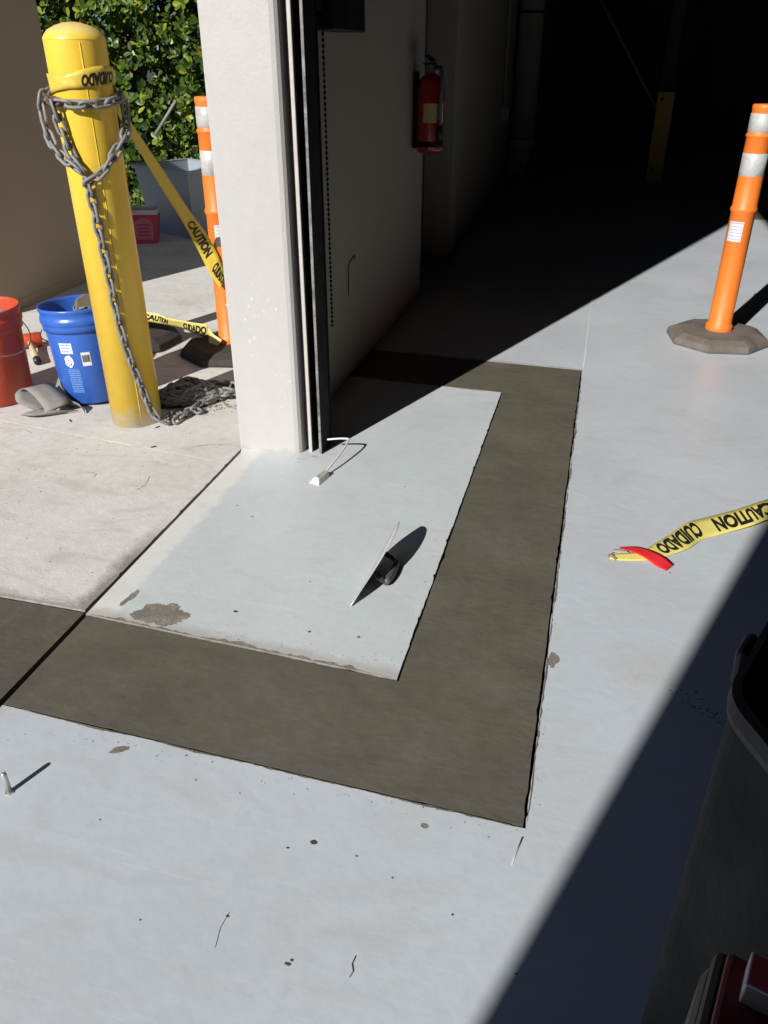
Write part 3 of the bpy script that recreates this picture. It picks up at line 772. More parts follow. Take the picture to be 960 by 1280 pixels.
lay_chain([bp(-98, ro + .012, 1.100), bp(-98, ro + .024, 1.06), bp(-88, ro + .020, 1.0), bp(-70, ro + .012, .95), bp(-45, ro + .008, .915), bp(-25, ro + .006, .885), bp(-12, ro + .004, .868)], out, 40, seed=2)
lay_chain([bp(-52, ro + .012, 1.075), bp(-47, ro + .004, 1.01), bp(-42, ro, .96), bp(-34, ro, .92), bp(-20, ro, .885), bp(-8, ro + .008, .862)], out, 50, seed=3)
lay_chain([bp(88, ro + .012, 1.075), bp(84, ro + .010, 1.03), bp(66, ro + .010, .985), bp(40, ro + .002, .94), bp(18, ro, .895), bp(0, ro + .006, .868), bp(-18, ro + .010, .850)], out, 45, seed=4)
lay_chain([bp(-20, ro, .860), bp(-15, ro, .81), bp(-12, ro, .70), bp(-8, ro, .575), bp(-6, ro, .44), bp(2, ro, .295), bp(16, ro, .17), bp(30, ro + .002, .055), bp(40, ro + .03, .018), bp(52, ro + .06, .010)], out, 45, seed=5)
# heap beside the foot
rnd = random.Random(21)
hp = [bp(52, ro + .06, .010)]
cx, cy = -1.505 - BX, 2.700 - BY
for i in range(105):
    a = i * 1.05 + rnd.uniform(-.35, .35)
    u = .028 + .085 * abs(math.sin(i * .61 + .4)) + rnd.uniform(-.012, .02)
    w = u * .62
    lx, ly = u * 1.15 * math.cos(a), w * math.sin(a)
    th = R(28)
    rr_ = math.hypot(lx / .13, ly / .085)
    hp.append(Vector((cx + lx * math.cos(th) - ly * math.sin(th), cy + lx * math.sin(th) + ly * math.cos(th), .010 + .075 * max(0, 1.05 - rr_) * min(1, i / 45) + rnd.uniform(0, .010))))
lay_chain(hp, None, 30, jig=30, per=6, seed=6)
hp = []
for i in range(22):
    a = i * 1.2 + rnd.uniform(-.4, .4)
    u = .02 + .04 * abs(math.sin(i * .7)) + rnd.uniform(0, .014)
    hp.append(Vector((-1.405 - BX + u * 1.5 * math.cos(a), 2.795 - BY + u * math.sin(a), .010 + rnd.uniform(0, .022))))
lay_chain(hp, None, 35, jig=30, per=6, seed=7)
lay_chain([(-1.500 - BX, 2.53 - BY, .010), (-1.47 - BX, 2.515 - BY, .012), (-1.445 - BX, 2.535 - BY, .016), (-1.47 - BX, 2.57 - BY, .012), (-1.43 - BX, 2.60 - BY, .012), (-1.40 - BX, 2.575 - BY, .012)], None, 35, jig=30, seed=8)
tag(ch, 'grey steel chain looped round the yellow bollard and heaped at its foot', 'chain')

# ------------------------------------------------------------------ barricade tape
def text_mesh(body):
    cu = bpy.data.curves.new('text', 'FONT'); cu.body = body; cu.size = 1.0; cu.offset = 0.05; cu.shear = 0.22; cu.resolution_u = 3; cu.space_character = 1.0
    ob = bpy.data.objects.new('text', cu); COL.objects.link(ob)
    dg_ = bpy.context.evaluated_depsgraph_get()
    me = bpy.data.meshes.new_from_object(ob.evaluated_get(dg_))
    v = [tuple(p.co) for p in me.vertices]; f = [tuple(p.vertices) for p in me.polygons]
    bpy.data.objects.remove(ob); bpy.data.meshes.remove(me)
    x0, x1 = min(p[0] for p in v), max(p[0] for p in v); y0, y1 = min(p[1] for p in v), max(p[1] for p in v)
    return [((p[0] - x0) / (x1 - x0), (p[1] - y0) / (y1 - y0)) for p in v], f
TXT = {w: text_mesh(w) for w in ('CAUTION', 'CUIDADO')}

def ribbon(parent, ctrl, words=(), mt='tape', per=10, name='tape', off=0.0012):
    """ctrl: (centre, half-width vector) pairs; words: (text, s0, s1, flip) with s along the ribbon 0..1"""
    C = catmull([c for c, w in ctrl], per); W = catmull([w for c, w in ctrl], per)
    n = len(C)
    vs = []; ks = 4
    for c, w in zip(C, W):
        for k in range(ks + 1): vs.append(c + w * (2 * k / ks - 1))
    fs = [(i * (ks + 1) + k, (i + 1) * (ks + 1) + k, (i + 1) * (ks + 1) + k + 1, i * (ks + 1) + k + 1) for i in range(n - 1) for k in range(ks)]
    o = MB().add(vs, fs, True).build(name, M_[mt], parent, solid=0.0005)
    def at(s, t, lift):
        q = max(0, min(n - 1.001, s * (n - 1))); i = int(q); f_ = q - i
        c = C[i].lerp(C[i + 1], f_); w = W[i].lerp(W[i + 1], f_)
        d = (C[i + 1] - C[i]).normalized(); nn = w.cross(d).normalized()
        return c + w * t + nn * lift
    for (txt, s0, s1, fs_, ft_, side, t0, t1) in words:
        v, f = TXT[txt]
        mb = MB(); P = []
        for (x, y) in v:
            s = s0 + (s1 - s0) * (1 - x if fs_ else x)
            t = t0 + (t1 - t0) * (1 - y if ft_ else y)
            P.append(at(s, t, side * off))
        mb.add(P, f); mb.build('lettering', M_['ink'], o)
    return o
V = Vector
# loose end on the sunlit floor
t1 = empty('caution_tape', (0, 0, 0))
ribbon(t1, [(V((.76, 2.385, .050)), V((-.012, .036, .006))), (V((.60, 2.285, .030)), V((-.016, .036, .004))), (V((.52, 2.228, .018)), V((-.018, .034, .006))), (V((.43, 2.165, .012)), V((-.020, .031, .008))),
            (V((.375, 2.118, .013)), V((-.022, .026, .010))), (V((.33, 2.055, .010)), V((-.026, .024, .004))), (V((.285, 2.005, .008)), V((-.022, .018, .004))), (V((.235, 1.960, .006)), V((-.010, .016, .003))), (V((.18, 1.940, .006)), V((-.002, .015, .003))), (V((.142, 1.932, .005)), V((.000, .007, .003)))],
       [('CAUTION', .10, .33, False, True, 1, -.74, .74), ('CUIDADO', .405, .69, False, True, 1, -.72, .85)], 'tapeold')
ribbon(t1, [(V((.168, 1.976, .012)), V((.003, .005, 0))), (V((.205, 1.968, .018)), V((.008, .014, .001))), (V((.240, 1.956, .017)), V((.011, .019, .001))), (V((.272, 1.938, .010)), V((.012, .020, .004))), (V((.300, 1.918, .005)), V((.012, .020, -.001)))], (), 'redtape', name='red_tape_end')
ribbon(t1, [(V((.143, 1.945, .009)), V((.004, .006, .002))), (V((.160, 1.958, .011)), V((.006, -.010, .002))), (V((.19, 1.962, .011)), V((.002, -.008, .002)))], (), 'whitefilm', name='white_fold')
MB().tube(catmull([(.138, 1.934, .005), (.148, 1.938, .009), (.152, 1.930, .007), (.160, 1.924, .005)], 4), .0045, 6).build('dirty_knot', M_['brownpad'], t1)
tag(t1, 'loose yellow tape end with red strip lying on the sunlit floor', 'tape')
# wrapped on the bollard and run down to the delineator
t2 = empty('caution_tape', (BX, BY, 0))
ring = []
for a in range(-170, 171, 10):
    tz = 1.150 + .012 * math.sin(R(a * 1.0 + 10)); ring.append((bp(a, BR + .0045 + .006 * max(0, math.sin(R(a * .9))), tz - .012), V((0, 0, .024 + .004 * math.sin(R(a * 3)))) + out(bp(a, 1, 0)) * (.003 * math.sin(R(a * 2.3)) + .0008 * math.sin(R(a * 11)))))
ribbon(t2, ring, [('CUIDADO', .50, .70, True, True, -1, -.85, .45)], 'tape', name='bollard_wrap')
A_ = V((-1.588 - BX, 3.303 - BY, 0))
ta = bp(112, BR + .012, 1.055)
tb = A_ + V((-.048, -.035, .46))
tc_ = A_ + V((.02, -.062, .345))
perp = V((.50, .30, .45)).normalized()
d_ = (tb - ta)
ribbon(t2, [(ta, V((.002, .004, .014))), (ta + d_ * .2, V((.006, .012, .012))), (ta + d_ * .42, V((.010, .014, .014))), (ta + d_ * .68, perp * .024), (ta + d_ * .9, perp * .034), (tc_ + V((-.025, -.012, .06)), V((.02, .012, .032))), (tc_, V((.008, .012, .034)))],
       [('CAUTION', .54, .76, False, False, -1, -.6, .62), ('CUIDADO', .82, .99, False, False, -1, -.6, .62)], 'tape', name='tape_run')
tag(t2, 'yellow caution tape wrapped on the bollard and stretched down to a delineator', 'tape')
# low run between the two delineators behind the bollard
t3 = empty('caution_tape', (-1.8, 3.2, 0))
def q3(u_, v_, z_): return V((u_ + 1.8, v_ - 3.2, z_))
ribbon(t3, [(q3(-2.09, 3.262, .155), V((.004, 0, .020))), (q3(-1.93, 3.25, .150), V((.006, -.004, .024))), (q3(-1.86, 3.235, .142), V((.008, -.014, .022))), (q3(-1.78, 3.235, .132), V((.004, -.012, .024))), (q3(-1.74, 3.235, .122), V((.002, -.004, .028))), (q3(-1.672, 3.250, .112), V((0, -.002, .028)))],
       [('CUIDADO', .58, .98, False, False, -1, -.75, .6), ('CAUTION', .10, .40, False, False, -1, -.6, .6)], 'tapeold', name='tape_run')
ribbon(t3, [(q3(-1.672, 3.250, .105), V((-.002, .004, .022))), (q3(-1.645, 3.220, .085), V((.010, .004, .022))), (q3(-1.60, 3.210, .070), V((.012, .002, .016)))], (), 'tapeold', name='tape_tail')
tag(t3, 'pale caution tape strung low between two delineator bases', 'tape')

# ------------------------------------------------------------------ buckets
def bucket(loc, mt, label, tilt_=(0, 0), handle=None):
    t = empty('bucket', loc); t.rotation_euler = (tilt_[0], tilt_[1], 0)
    prof = [(.125, .0), (.131, .004), (.1395, .275), (.1395, .282), (.1475, .2835), (.1480, .300), (.1475, .306), (.1485, .308), (.1520, .312), (.1520, .330), (.1480, .334), (.1475, .352), (.1515, .356), (.1525, .364), (.150, .370), (.1455, .369), (.1435, .36), (.136, .28), (.127, .008), (.05, .006)]
    MB().lathe(prof, 56).build('shell', mt, t)
    return tag(t, label, 'bucket', 'plastic pails by the bollard')
bb = bucket((-1.895, 2.665, 0), M_['blue'], 'blue plastic bucket with white printing behind the yellow bollard', (R(-1.5), R(-3.0)))
rb = bucket((-2.27, 2.545, 0), M_['redpl'], 'red plastic bucket cut off by the left edge')
bb.location.z = 0.006
def bucket_wrap(az, z_, lift=.0008):
    r_ = .131 + (.0085 * (z_ - .004) / .271) + lift
    return (r_ * math.cos(az), r_ * math.sin(az), z_)
def wrap_rect(mb, a0, a1, z0, z1, lift=.0008, n=6):
    vs = []
    for i in range(n + 1):
        a = a0 + (a1 - a0) * i / n; vs += [bucket_wrap(a, z0, lift), bucket_wrap(a, z1, lift)]
    return mb.add(vs, [(2 * i, 2 * i + 2, 2 * i + 3, 2 * i + 1) for i in range(n)], True)
va = toward(-1.895, 2.665)      # azimuth of the camera seen from the bucket; left in the picture = smaller azimuth
rnd = random.Random(12)
mb = MB(); wrap_rect(mb, va - .80, va - .42, .205, .246); lp = mb.build('label_panel', M_['labelwhite'], bb)
mb = MB()
for row in range(3): wrap_rect(mb, va - .76, va - .46 - .03 * row, .236 - row * .012, .240 - row * .012, .0013, 4)
mb.build('print', M_['labelblue'], lp)
# round warning emblem under it
mb = MB(); ce = bucket_wrap(va - .60, .172)
vs = [bucket_wrap(va - .60 + .135 * math.cos(k * math.pi / 8) * (1 + .08 * math.sin(k * 3)), .175 + .024 * math.sin(k * math.pi / 8) * (1 + .1 * math.cos(k * 2))) for k in range(16)]
mb.add(vs, [tuple(range(16))]); em = mb.build('emblem', M_['labelwhite'], bb)
mb = MB()
for dx, dz in ((-.06, -.008), (.0, .004), (.055, -.01), (.03, -.014), (-.02, -.015), (-.05, .008)): wrap_rect(mb, va - .60 + dx - .012, va - .60 + dx + .012, .175 + dz - .003, .175 + dz + .003, .0014, 2)
mb.build('print', M_['blue'], em)
mb = MB()
for row in range(13):
    a = va - .70
    while a < va - .36:
        w = rnd.uniform(.02, .07); wrap_rect(mb, a, min(a + w, va - .35), .140 - row * .0075, .1437 - row * .0075, .0009, 2); a += w + .012
mb.build('print_lines', M_['labelblue'], bb)
mb = MB(); wrap_rect(mb, va - .22, va + .02, .155, .208); bc = mb.build('barcode_label', M_['labelwhite'], bb)
mb = MB(); a = va - .20
while a < va - .0:
    w = rnd.choice((.004, .007, .010)); wrap_rect(mb, a, a + w, .170, .198, .0014, 1); a += w + rnd.choice((.005, .008))
mb.build('bars', M_['darkwire'], bc)
# bails
def bail(par, az, mt, drop, name='bail', rr=.0022):
    # semicircular wire hanging on the side of the pail
    e1 = (.154 * math.cos(az), .154 * math.sin(az), .292); e2 = (.154 * math.cos(az + math.pi), .154 * math.sin(az + math.pi), .292)
    pts = []
    for i in range(15):
        t = i / 14; a = az + math.pi * t
        bulge = .158 + .012 * math.sin(math.pi * t)
        pts.append((bulge * math.cos(a), bulge * math.sin(a), .292 - drop * math.sin(math.pi * t)))
    MB().tube(pts, rr, 7).build(name, mt, par)
bail(bb, va - R(88) - math.pi + .3, M_['darkwire'], .10)
bail(rb, va - R(50), M_['wire'], .085)
# things in the pails
can = empty('metal_can', (-1.93, 2.715, .245)); can.rotation_euler = (R(14), R(10), 0)
MB().lathe([(.030, 0), (.031, .004), (.031, .105), (.033, .107), (.033, .112), (.029, .113), (.029, .108), (.01, .107)], 24).build('body', M_['dirtygrey'], can)
MB().lathe([(.0314, .03), (.0316, .031), (.0316, .085), (.0314, .086)], 24, cap0=False, cap1=False).build('paper_label', M_['labelwhite'], can)
MB().lathe([(.018, .1135), (.018, .118), (.015, .119)], 18).build('lid', M_['dirtygrey'], can)
tag(can, 'small pale can standing inside the blue bucket', 'can')
padp = [(-.055, 0), (.055, 0), (.058, .10), (.045, .135), (.0, .15), (-.04, .138), (-.056, .10)]
mb = MB(); mb.add([(x, -.012, z_) for x, z_ in padp] + [(x, .012, z_) for x, z_ in padp], [tuple(range(7)), tuple(reversed(range(7, 14)))] + [(i, 7 + i, 7 + (i + 1) % 7, (i + 1) % 7) for i in range(7)])
o = mb.build('sponge_float', M_['brownpad'], None, .004); o.location = (-1.865, 2.70, .255); o.rotation_euler = (R(-16), R(-6), R(50))
tag(o, 'brown float pad leaning inside the blue bucket', 'float')
mb = MB()
rndm = random.Random(3)
for k in range(5):
    a = rndm.uniform(0, 6.28); p0 = V((-2.27 + .08 * math.cos(a), 2.545 + .08 * math.sin(a), .27)); 
    mb.tube(catmull([p0 + V((-.06, -.05, .0)), p0 + V((0, .01, .045)), p0 + V((.05, .04, .02)), p0 + V((.02, .08, -.01))], 4), [.02] * 13, 8)
o = mb.build('work_rag', M_['dirtygrey']); tag(o, 'grey crumpled rag stuffed in the red bucket', 'rag')

# folded grey strip on the ground
def sheet(name, ctrl, mt, per=10, thick=.003):
    C = catmull([c for c, w in ctrl], per); W = catmull([w for c, w in ctrl], per)
    ks = 3; vs = []
    for c, w in zip(C, W):
        for k in range(ks + 1): vs.append(c + w * (2 * k / ks - 1))
    fs = [(i * (ks + 1) + k, (i + 1) * (ks + 1) + k, (i + 1) * (ks + 1) + k + 1, i * (ks + 1) + k + 1) for i in range(len(C) - 1) for k in range(ks)]
    return MB().add(vs, fs, True).build(name, M_[mt], None, solid=thick)
W0 = V((.050, .014, .004))
gs = sheet('rubber_strip', [(V((-1.905, 2.455, .006)), V((.035, .03, 0))), (V((-1.955, 2.405, .018)), V((.040, .028, .004))), (V((-2.010, 2.402, .022)), V((.030, .034, .004))), (V((-1.985, 2.425, .008)), V((.030, .036, .004))), (V((-1.93, 2.44, .030)), V((.030, .036, .010))),
                            (V((-1.975, 2.47, .062)), V((.030, .036, .004))), (V((-2.035, 2.49, .088)), V((.028, .040, 0))), (V((-2.068, 2.475, .074)), V((.026, .042, 0))), (V((-2.055, 2.455, .048)), V((.026, .042, 0))), (V((-2.015, 2.452, .034)), V((.028, .040, 0))), (V((-1.985, 2.458, .018)), V((.03, .04, 0)))], 'strip')
tag(gs, 'grey rubber strip folded in loops beside the red bucket', 'rubber strip')
gs2 = sheet('rubber_strip', [(V((-1.845, 2.490, .004)), V((.012, -.016, .0))), (V((-1.88, 2.505, .020)), V((.018, -.020, .012))), (V((-1.93, 2.520, .018)), V((.020, -.016, .022))), (V((-1.985, 2.555, .040)), V((.016, -.010, .032))), (V((-2.015, 2.585, .072)), V((.014, .004, .030))), (V((-2.022, 2.610, .060)), V((.010, .012, .030))), (V((-2.0, 2.600, .040)), V((.008, .010, .030)))], 'strip')
tag(gs2, 'smaller dark curled rubber strip against the blue bucket', 'rubber strip')

# mallet lying between the buckets
ml = empty('mallet', (-2.50, 3.08, 0), R(-48))
MB().lathe([(.030, -.055), (.034, -.05), (.034, .05), (.030, .055)], 20, mat=Matrix.Rotation(R(90), 3, 'X'), center=(-.06, 0, .034)).build('head', M_['redpl'], ml)
MB().tube([(-.04, 0, .034), (.06, 0, .026), (.20, 0, .018)], [.012, .013, .016], 12).build('handle', M_['wood'], ml)
MB().tube([(.19, 0, .0185), (.225, 0, .017)], [.0168, .0165], 12).build('grip_end', M_['black'], ml)
tag(ml, 'mallet with red head and wooden handle lying between the buckets', 'mallet')

# ------------------------------------------------------------------ tote and tub in front of the hedge
tt = empty('storage_tote', (-3.08, 5.95, 0), R(-27))
def tap(hx0, hy0, hx1, hy1, z0, z1): return [(-hx0, -hy0, z0), (hx0, -hy0, z0), (hx0, hy0, z0), (-hx0, hy0, z0), (-hx1, -hy1, z1), (hx1, -hy1, z1), (hx1, hy1, z1), (-hx1, hy1, z1)]
mb = MB()
mb.add(tap(.25, .18, .30, .225, 0, .44), [(3, 2, 1, 0), (0, 1, 5, 4), (1, 2, 6, 5), (2, 3, 7, 6), (3, 0, 4, 7)])
mb.build('shell', M_['tote'], tt, solid=.006, bevel=.0)
mb = MB()
rim = [(.318, .243), (-.318, .243), (-.318, -.243), (.318, -.243)]
vs = []
for hx, hy, z_ in ((.303, .228, .43), (.318, .243, .43), (.318, .243, .452), (.297, .222, .452)): vs += [(-hx, -hy, z_), (hx, -hy, z_), (hx, hy, z_), (-hx, hy, z_)]
mb.add(vs, [(r_ * 4 + k, r_ * 4 + (k + 1) % 4, ((r_ + 1) % 4) * 4 + (k + 1) % 4, ((r_ + 1) % 4) * 4 + k) for r_ in range(4) for k in range(4)])
mb.build('rim', M_['tote'], tt, .003)
tt.scale = (1.1, 1.1, 1.08)
tag(tt, 'open grey-blue plastic storage tote in front of the hedge', 'tote')
tb_ = empty('pink_tub', (-3.24, 5.50, 0), R(20))
MB().add(tap(.075, .065, .105, .09, 0, .215), [(3, 2, 1, 0), (0, 1, 5, 4), (1, 2, 6, 5), (2, 3, 7, 6), (3, 0, 4, 7)]).build('shell', M_['pink'], tb_, solid=.004)
mb = MB(); vs = []
for hx, hy, z_ in ((.104, .089, .205), (.112, .097, .205), (.112, .097, .238), (.102, .087, .238)): vs += [(-hx, -hy, z_), (hx, -hy, z_), (hx, hy, z_), (-hx, hy, z_)]
mb.add(vs, [(r_ * 4 + k, r_ * 4 + (k + 1) % 4, ((r_ + 1) % 4) * 4 + (k + 1) % 4, ((r_ + 1) % 4) * 4 + k) for r_ in range(4) for k in range(4)])
mb.build('white_rim', M_['labelwhite'], tb_, .003)
def tf(x, z_): 
    k = z_ / .215; return (x, -(.065 + .025 * k) - .0035, z_)
mb = MB(); mb.add([tf(-.06 + .0, .03), tf(.06, .03), tf(.07, .13), tf(.055, .165), tf(.02, .18), tf(-.02, .18), tf(-.055, .165), tf(-.07, .13)], [tuple(range(8))]); lb = mb.build('label', M_['pinklabel'], tb_)
mb = MB()
for r_ in range(4): mb.add([(p[0], p[1] - .0012, p[2]) for p in (tf(-.045, .055 + r_ * .025), tf(.045, .055 + r_ * .025), tf(.045, .066 + r_ * .025), tf(-.045, .066 + r_ * .025))], [(0, 1, 2, 3)])
mb.build('print', M_['pink'], lb)
tag(tb_, 'pink tapered tub with white rim beside the tote', 'tub')

# ------------------------------------------------------------------ hedge
hg = empty('hedge', (-3.4, 6.9, 0))
def leaf_pts(s):
    # obovate leaf folded along the midrib, base at origin, pointing +x
    P = [(0, 0, 0), (.30, .17, .03), (.66, .27, .05), (.92, .15, .02), (1.0, 0, -.04), (.92, -.15, .02), (.66, -.27, .05), (.30, -.17, .03), (.35, 0, -.015), (.7, 0, -.02)]
    return [(x * s, y * s, z_ * s) for x, y, z_ in P]
LEAF_F = [(0, 8, 1), (1, 8, 9, 2), (2, 9, 4, 3), (0, 7, 8), (7, 6, 9, 8), (6, 5, 4, 9)]
leaf_mesh = [MB().add(leaf_pts(s), LEAF_F, True).mesh('leaf', M_['leaf']) for s in (.056, .066, .078)]
rnd = random.Random(5)
singles, fol = [], MB()
def hedge_front(x, z_):   # world y of the clipped, uneven front face
    return 6.45 + .10 * noise.noise(V((x * 1.6, z_ * 1.6, 2))) + .07 * noise.noise(V((x * 4, z_ * 4, 7)))
for i in range(7600):
    x = rnd.uniform(-5.2, -1.9); z_ = rnd.uniform(.05, 2.7)
    depth = rnd.random() ** 1.15 * 1.2
    c = V((x, hedge_front(x, z_) + depth, z_))
    axis = V((rnd.gauss(0, .5), -1.0 + rnd.gauss(0, .35), .45 + rnd.gauss(0, .4))).normalized()
    e1 = axis.orthogonal().normalized(); e2 = axis.cross(e1)
    n_l = rnd.randint(5, 8); ph = rnd.uniform(0, 6.28); base_s = rnd.choice((0, 1, 1, 2))
    for k in range(n_l):
        a = ph + k * 2.4 + rnd.uniform(-.3, .3); spread = R(rnd.uniform(35, 85))
        d = (axis * math.cos(spread) + (e1 * math.cos(a) + e2 * math.sin(a)) * math.sin(spread)).normalized()
        nz = (axis - d * axis.dot(d)).normalized()
        nz = (Matrix.Rotation(rnd.uniform(-.5, .5), 3, d) @ nz)
        m = Matrix((d, nz.cross(d), nz)).transposed().to_4x4(); m.translation = c + axis * rnd.uniform(-.02, .03)
        si = base_s
        if depth < .10 and -4.05 < x < -2.75 and .75 < z_ < 1.9 and len(singles) < 300 and rnd.random() < .5:
            singles.append((si, m))
        else:
            s = (.056, .066, .078)[si]
            fol.add([m @ V(p) for p in leaf_pts(s)], LEAF_F, True)
inv = Matrix.Translation((3.4, -6.9, 0))
fol.v = [(p[0] + 3.4, p[1] - 6.9, p[2]) for p in fol.v]
o = fol.build('foliage', M_['leaf'], hg); o['kind'] = 'stuff'
for si, m in singles:
    q = bpy.data.objects.new('leaf', leaf_mesh[si]); COL.objects.link(q); q.parent = hg; q.matrix_local = inv @ m
for i in range(14):
    x = -2.0 + i * .28 * 1.0 - 1.9 + rnd.uniform(-.1, .1); mb = MB()
    y = rnd.uniform(-.15, .25)
    mb.tube(catmull([(x, y, -.03), (x + rnd.uniform(-.08, .08), y + .02, .7), (x + rnd.uniform(-.15, .15), y - .05, 1.5), (x + rnd.uniform(-.2, .2), y, 2.4)], 4), [.022 - .0012 * k for k in range(13)], 7)
    mb.build('stem', M_['bark'], hg)
tag(hg, 'dense glossy green hedge behind the bollard', 'hedge')
mb = MB(); mb.tube([(-3.52, 6.33, .66), (-3.30, 6.31, .90)], [.013, .012], 8)
o = mb.build('stake', M_['dirtygrey']); tag(o, 'grey stake leaning against the hedge above the tote', 'stake')

# ------------------------------------------------------------------ interior things
ex = empty('fire_extinguisher', (-0.88, 4.32, .775))
MB().lathe([(.045, 0), (.062, .006), (.066, .018), (.066, .29), (.060, .318), (.045, .338), (.026, .348), (.022, .352)], 36).build('cylinder', M_['extred'], ex)
MB().lathe([(.020, .352), (.020, .385), (.026, .387), (.026, .398), (.012, .40)], 18).build('valve', M_['greysteel'], ex)
MB().add([(-.02, -.10, .392), (.02, -.10, .392), (.02, .04, .385), (-.02, .04, .385), (-.02, -.11, .398), (.02, -.11, .398), (.02, .04, .397), (-.02, .04, .397)], [(3, 2, 1, 0), (4, 5, 6, 7), (0, 1, 5, 4), (1, 2, 6, 5), (2, 3, 7, 6), (3, 0, 4, 7)]).build('carry_handle', M_['blacksteel'], ex, .002)
MB().add([(-.014, -.105, .425), (.014, -.105, .425), (.014, .03, .403), (-.014, .03, .403), (-.014, -.11, .432), (.014, -.11, .432), (.014, .03, .412), (-.014, .03, .412)], [(3, 2, 1, 0), (4, 5, 6, 7), (0, 1, 5, 4), (1, 2, 6, 5), (2, 3, 7, 6), (3, 0, 4, 7)]).build('squeeze_lever', M_['blacksteel'], ex, .002)
MB().lathe([(.016, 0), (.016, .012)], 16, mat=Matrix.Rotation(R(90), 3, 'Y'), center=(.02, 0, .37)).build('gauge', M_['labelwhite'], ex)
MB().tube(catmull([(.02, -.01, .372), (.055, -.035, .375), (.065, -.055, .32), (.060, -.055, .22), (.058, -.052, .12)], 6), .010, 10).build('hose', M_['hose'], ex)
MB().tube([(.058, -.052, .13), (.056, -.05, .06)], [.012, .015], 10).build('nozzle', M_['black'], ex)
MB().lathe([(.0668, .03), (.0672, .032), (.0672, .055), (.0668, .057)], 36, cap0=False, cap1=False).build('bracket_strap', M_['blacksteel'], ex)
MB().box(-.083, -.062, -.02, .02, .02, .36).build('wall_bracket', M_['blacksteel'], ex, .002)
def arc_label(a0, a1, z0, z1, r_, mt, nm):
    vs = []
    for i in range(9):
        a = a0 + (a1 - a0) * i / 8; vs += [(r_ * math.cos(a), r_ * math.sin(a), z0), (r_ * math.cos(a), r_ * math.sin(a), z1)]
    return MB().add(vs, [(2 * i, 2 * i + 2, 2 * i + 3, 2 * i + 1) for i in range(8)], True).build(nm, mt, ex)
arc_label(R(-110), R(-48), .14, .225, .0665, M_['extyellow'], 'instruction_label')
arc_label(R(-47), R(-10), .14, .225, .0665, M_['labelwhite'], 'inspection_label')
mb = MB()
for k in range(3):
    for i in range(2):
        a = R(-40 + i * 10); vs = [(.0672 * math.cos(a + q), .0672 * math.sin(a + q), z_ + .155 + k * .024) for q, z_ in ((0, 0), (.12, 0), (.12, .012), (0, .012))]; mb.add(vs, [(0, 1, 2, 3)])
mb.build('pictogram', M_['black'], ex)
tag(ex, 'red fire extinguisher with yellow label hung on the interior wall', 'fire extinguisher')
dp = empty('drain_pipe', (-0.86, 8.9, 0))
MB().lathe([(.115, .42), (.115, 2.0), (.13, 2.0), (.13, 2.14), (.115, 2.14), (.115, 5.2)], 28).build('stack', M_['pipe'], dp)
MB().lathe([(.132, .40), (.135, .41), (.135, .47), (.132, .48)], 28).build('coupling', M_['pipe'], dp)
MB().tube(catmull([(0, 0, .43), (-.01, -.01, .32), (-.06, -.03, .23), (-.14, -.05, .20)], 6), .113, 20).build('elbow', M_['pipe'], dp)
MB().lathe([(.118, 1.55), (.120, 1.55), (.120, 1.57), (.118, 1.57)], 28).build('strap', M_['blacksteel'], dp)
tag(dp, 'thick vertical drain pipe with elbow on the shaded hall wall', 'pipe')
cd = empty('conduit', (-0.98, 8.15, 0))
MB().tube([(0, 0, .78), (0, 0, 4)], .012, 8).build('tube', M_['pipe'], cd)
MB().box(-.02, .04, -.05, .05, .68, .80).build('outlet_box', M_['pipe'], cd, .004)
MB().box(.0405, .046, -.036, .036, .695, .785).build('face_plate', M_['labelwhite'], cd, .002)
tag(cd, 'thin conduit dropping to a small outlet box beside the pipe', 'conduit')
gd = empty('column_guard', (0.52, 9.95, 0), R(-8))
MB().prism([(-.085, -.02), (.085, -.02), (.085, .10), (.07, .10), (.07, -.005), (-.07, -.005), (-.07, .10), (-.085, .10)], 0, .87).build('channel', M_['guard'], gd, .004)
for z_ in (.80, .12): MB().lathe([(.016, 0), (.016, .012)], 10, mat=Matrix.Rotation(R(90), 3, 'X'), center=(-.035, -.02, z_)).build('bolt_head', M_['blacksteel'], gd)
tag(gd, 'yellow steel column guard standing far back in the dark hall', 'guard')
cl = MB(); cl.box(.45, .46, 10.02, 10.20, -.01, TOP); cl.box(.461, .579, 10.105, 10.115, -.01, TOP); cl.box(.58, .59, 10.02, 10.20, -.01, TOP)
o = cl.build('steel_column', M_['darkwall']); tag(o, 'dark steel column behind the yellow guard', 'column')
o = MB().tube([(.44, 10.05, .70), (-1.0, 11.2, 2.75)], .016, 8).build('brace_rod', M_['pipe']); tag(o, 'thin diagonal brace rod behind the yellow guard', 'rod')

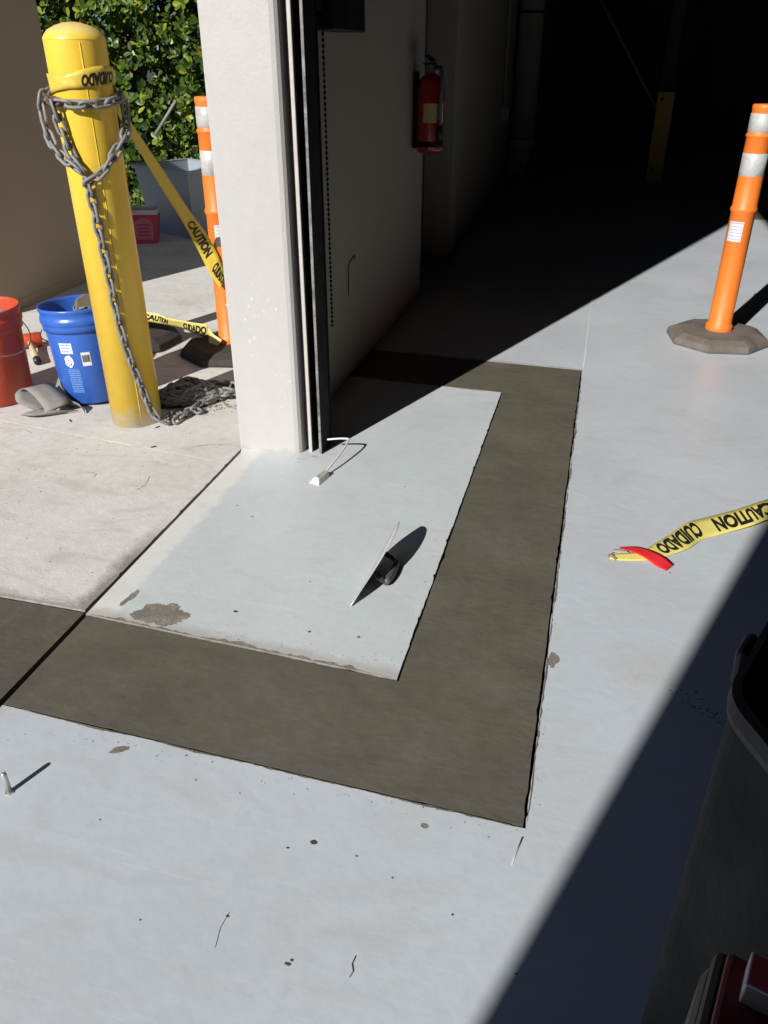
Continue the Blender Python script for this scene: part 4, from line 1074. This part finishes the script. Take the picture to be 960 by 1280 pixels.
# ------------------------------------------------------------------ bin and tool box in the near shade
bn = empty('utility_bin', (.45, .75, 0))
rimp = [(.161, .600), (.249, .420), (.69, .46), (.83, .86), (.361, 1.058)]
ctr = V((.46, .70))
def ring_(k, z_):
    pts = []
    n_ = len(rimp)
    for i in range(n_):
        p0, p1, p2 = V(rimp[i - 1]), V(rimp[i]), V(rimp[(i + 1) % n_])
        a = p1 + (p0 - p1).normalized() * .03; b = p1 + (p2 - p1).normalized() * .03
        for q in [(a * (1 - t_) ** 2 + p1 * (2 * t_ * (1 - t_)) + b * t_ ** 2) for t_ in (0, .2, .4, .6, .8, 1)]:
            w = ctr + (q - ctr) * k; pts.append((w.x - .45, w.y - .75, z_))
    return pts
def skin(rings, caps=(True, False)):
    n_ = len(rings[0]); mb = MB()
    fs = [(i * n_ + k, i * n_ + (k + 1) % n_, (i + 1) * n_ + (k + 1) % n_, (i + 1) * n_ + k) for i in range(len(rings) - 1) for k in range(n_)]
    if caps[0]: fs.append(tuple(reversed(range(n_))))
    if caps[1]: fs.append(tuple((len(rings) - 1) * n_ + k for k in range(n_)))
    return mb.add([p for r_ in rings for p in r_], fs, False)
skin([ring_(.955, 0), ring_(.965, .01), ring_(.978, .68), ring_(.958, .68), ring_(.94, .03)], (True, True)).build('shell', M_['bin'], bn)
skin([ring_(.976, .676), ring_(.992, .676), ring_(.998, .685), ring_(.994, .70), ring_(.965, .702), ring_(.957, .69)], (False, False)).build('rim', M_['binrim'], bn)
for k_, (gx, gy) in enumerate(((-.255, -.055),)):
    hd = MB().box(-.005, .008, -.022, .022, 0, .05).build('grip_lug', M_['binrim'], bn, .006); hd.location = (gx + .012, gy + .03, .62); hd.rotation_euler = (0, R(-5), R(-24))
tag(bn, 'dark grey plastic utility bin in shade at the right edge', 'bin')

tx = empty('tool_box', (.152, .394, 0), R(-17))
MB().box(-.006, .42, -.20, .028, 0, .585).build('body', M_['black'], tx, .012)
MB().box(-.002, .42, -.195, .024, .586, .604).build('lid', M_['black'], tx, .006)
MB().box(.006, .40, -.060, .020, .6045, .612).build('red_panel', M_['toolred'], tx, .004)
for x in (.05, .30): MB().box(x - .02, x + .02, -.207, -.2005, .55, .598).build('latch', M_['black'], tx, .003)
hb = MB(); hb.tube(catmull([(.055, .014, .604), (.032, .027, .665), (.026, .046, .710), (.06, .066, .732), (.15, .070, .738), (.25, .045, .715), (.27, .014, .604)], 5), .0055, 10); hb.build('handle', M_['toolred'], tx)
tag(tx, 'black tool box with dark red panel on its lid, bottom right', 'tool box')
ct = empty('small_carton', (.170, .386, .6122), R(-17))
MB().box(0, .13, -.014, .014, 0, .022).build('box', M_['sticker'], ct, .0006, 1)
tp_ = MB().box(.0015, .1285, -.0125, .0125, .0222, .0226).build('top_panel', M_['labelred'], ct)
MB().box(.0015, .1285, -.0146, -.0142, .0015, .0205).build('picture_panel', M_['brownpad'], ct)
rnd = random.Random(2); mb = MB(); x = .035
while x < .10:
    w = rnd.uniform(.002, .005); mb.box(x, x + w, -.008, -.003, .0227, .0229); x += w + .001
mb.build('print', M_['sticker'], tp_)
tag(ct, 'small red carton with picture on its side, lying on the tool box', 'carton')
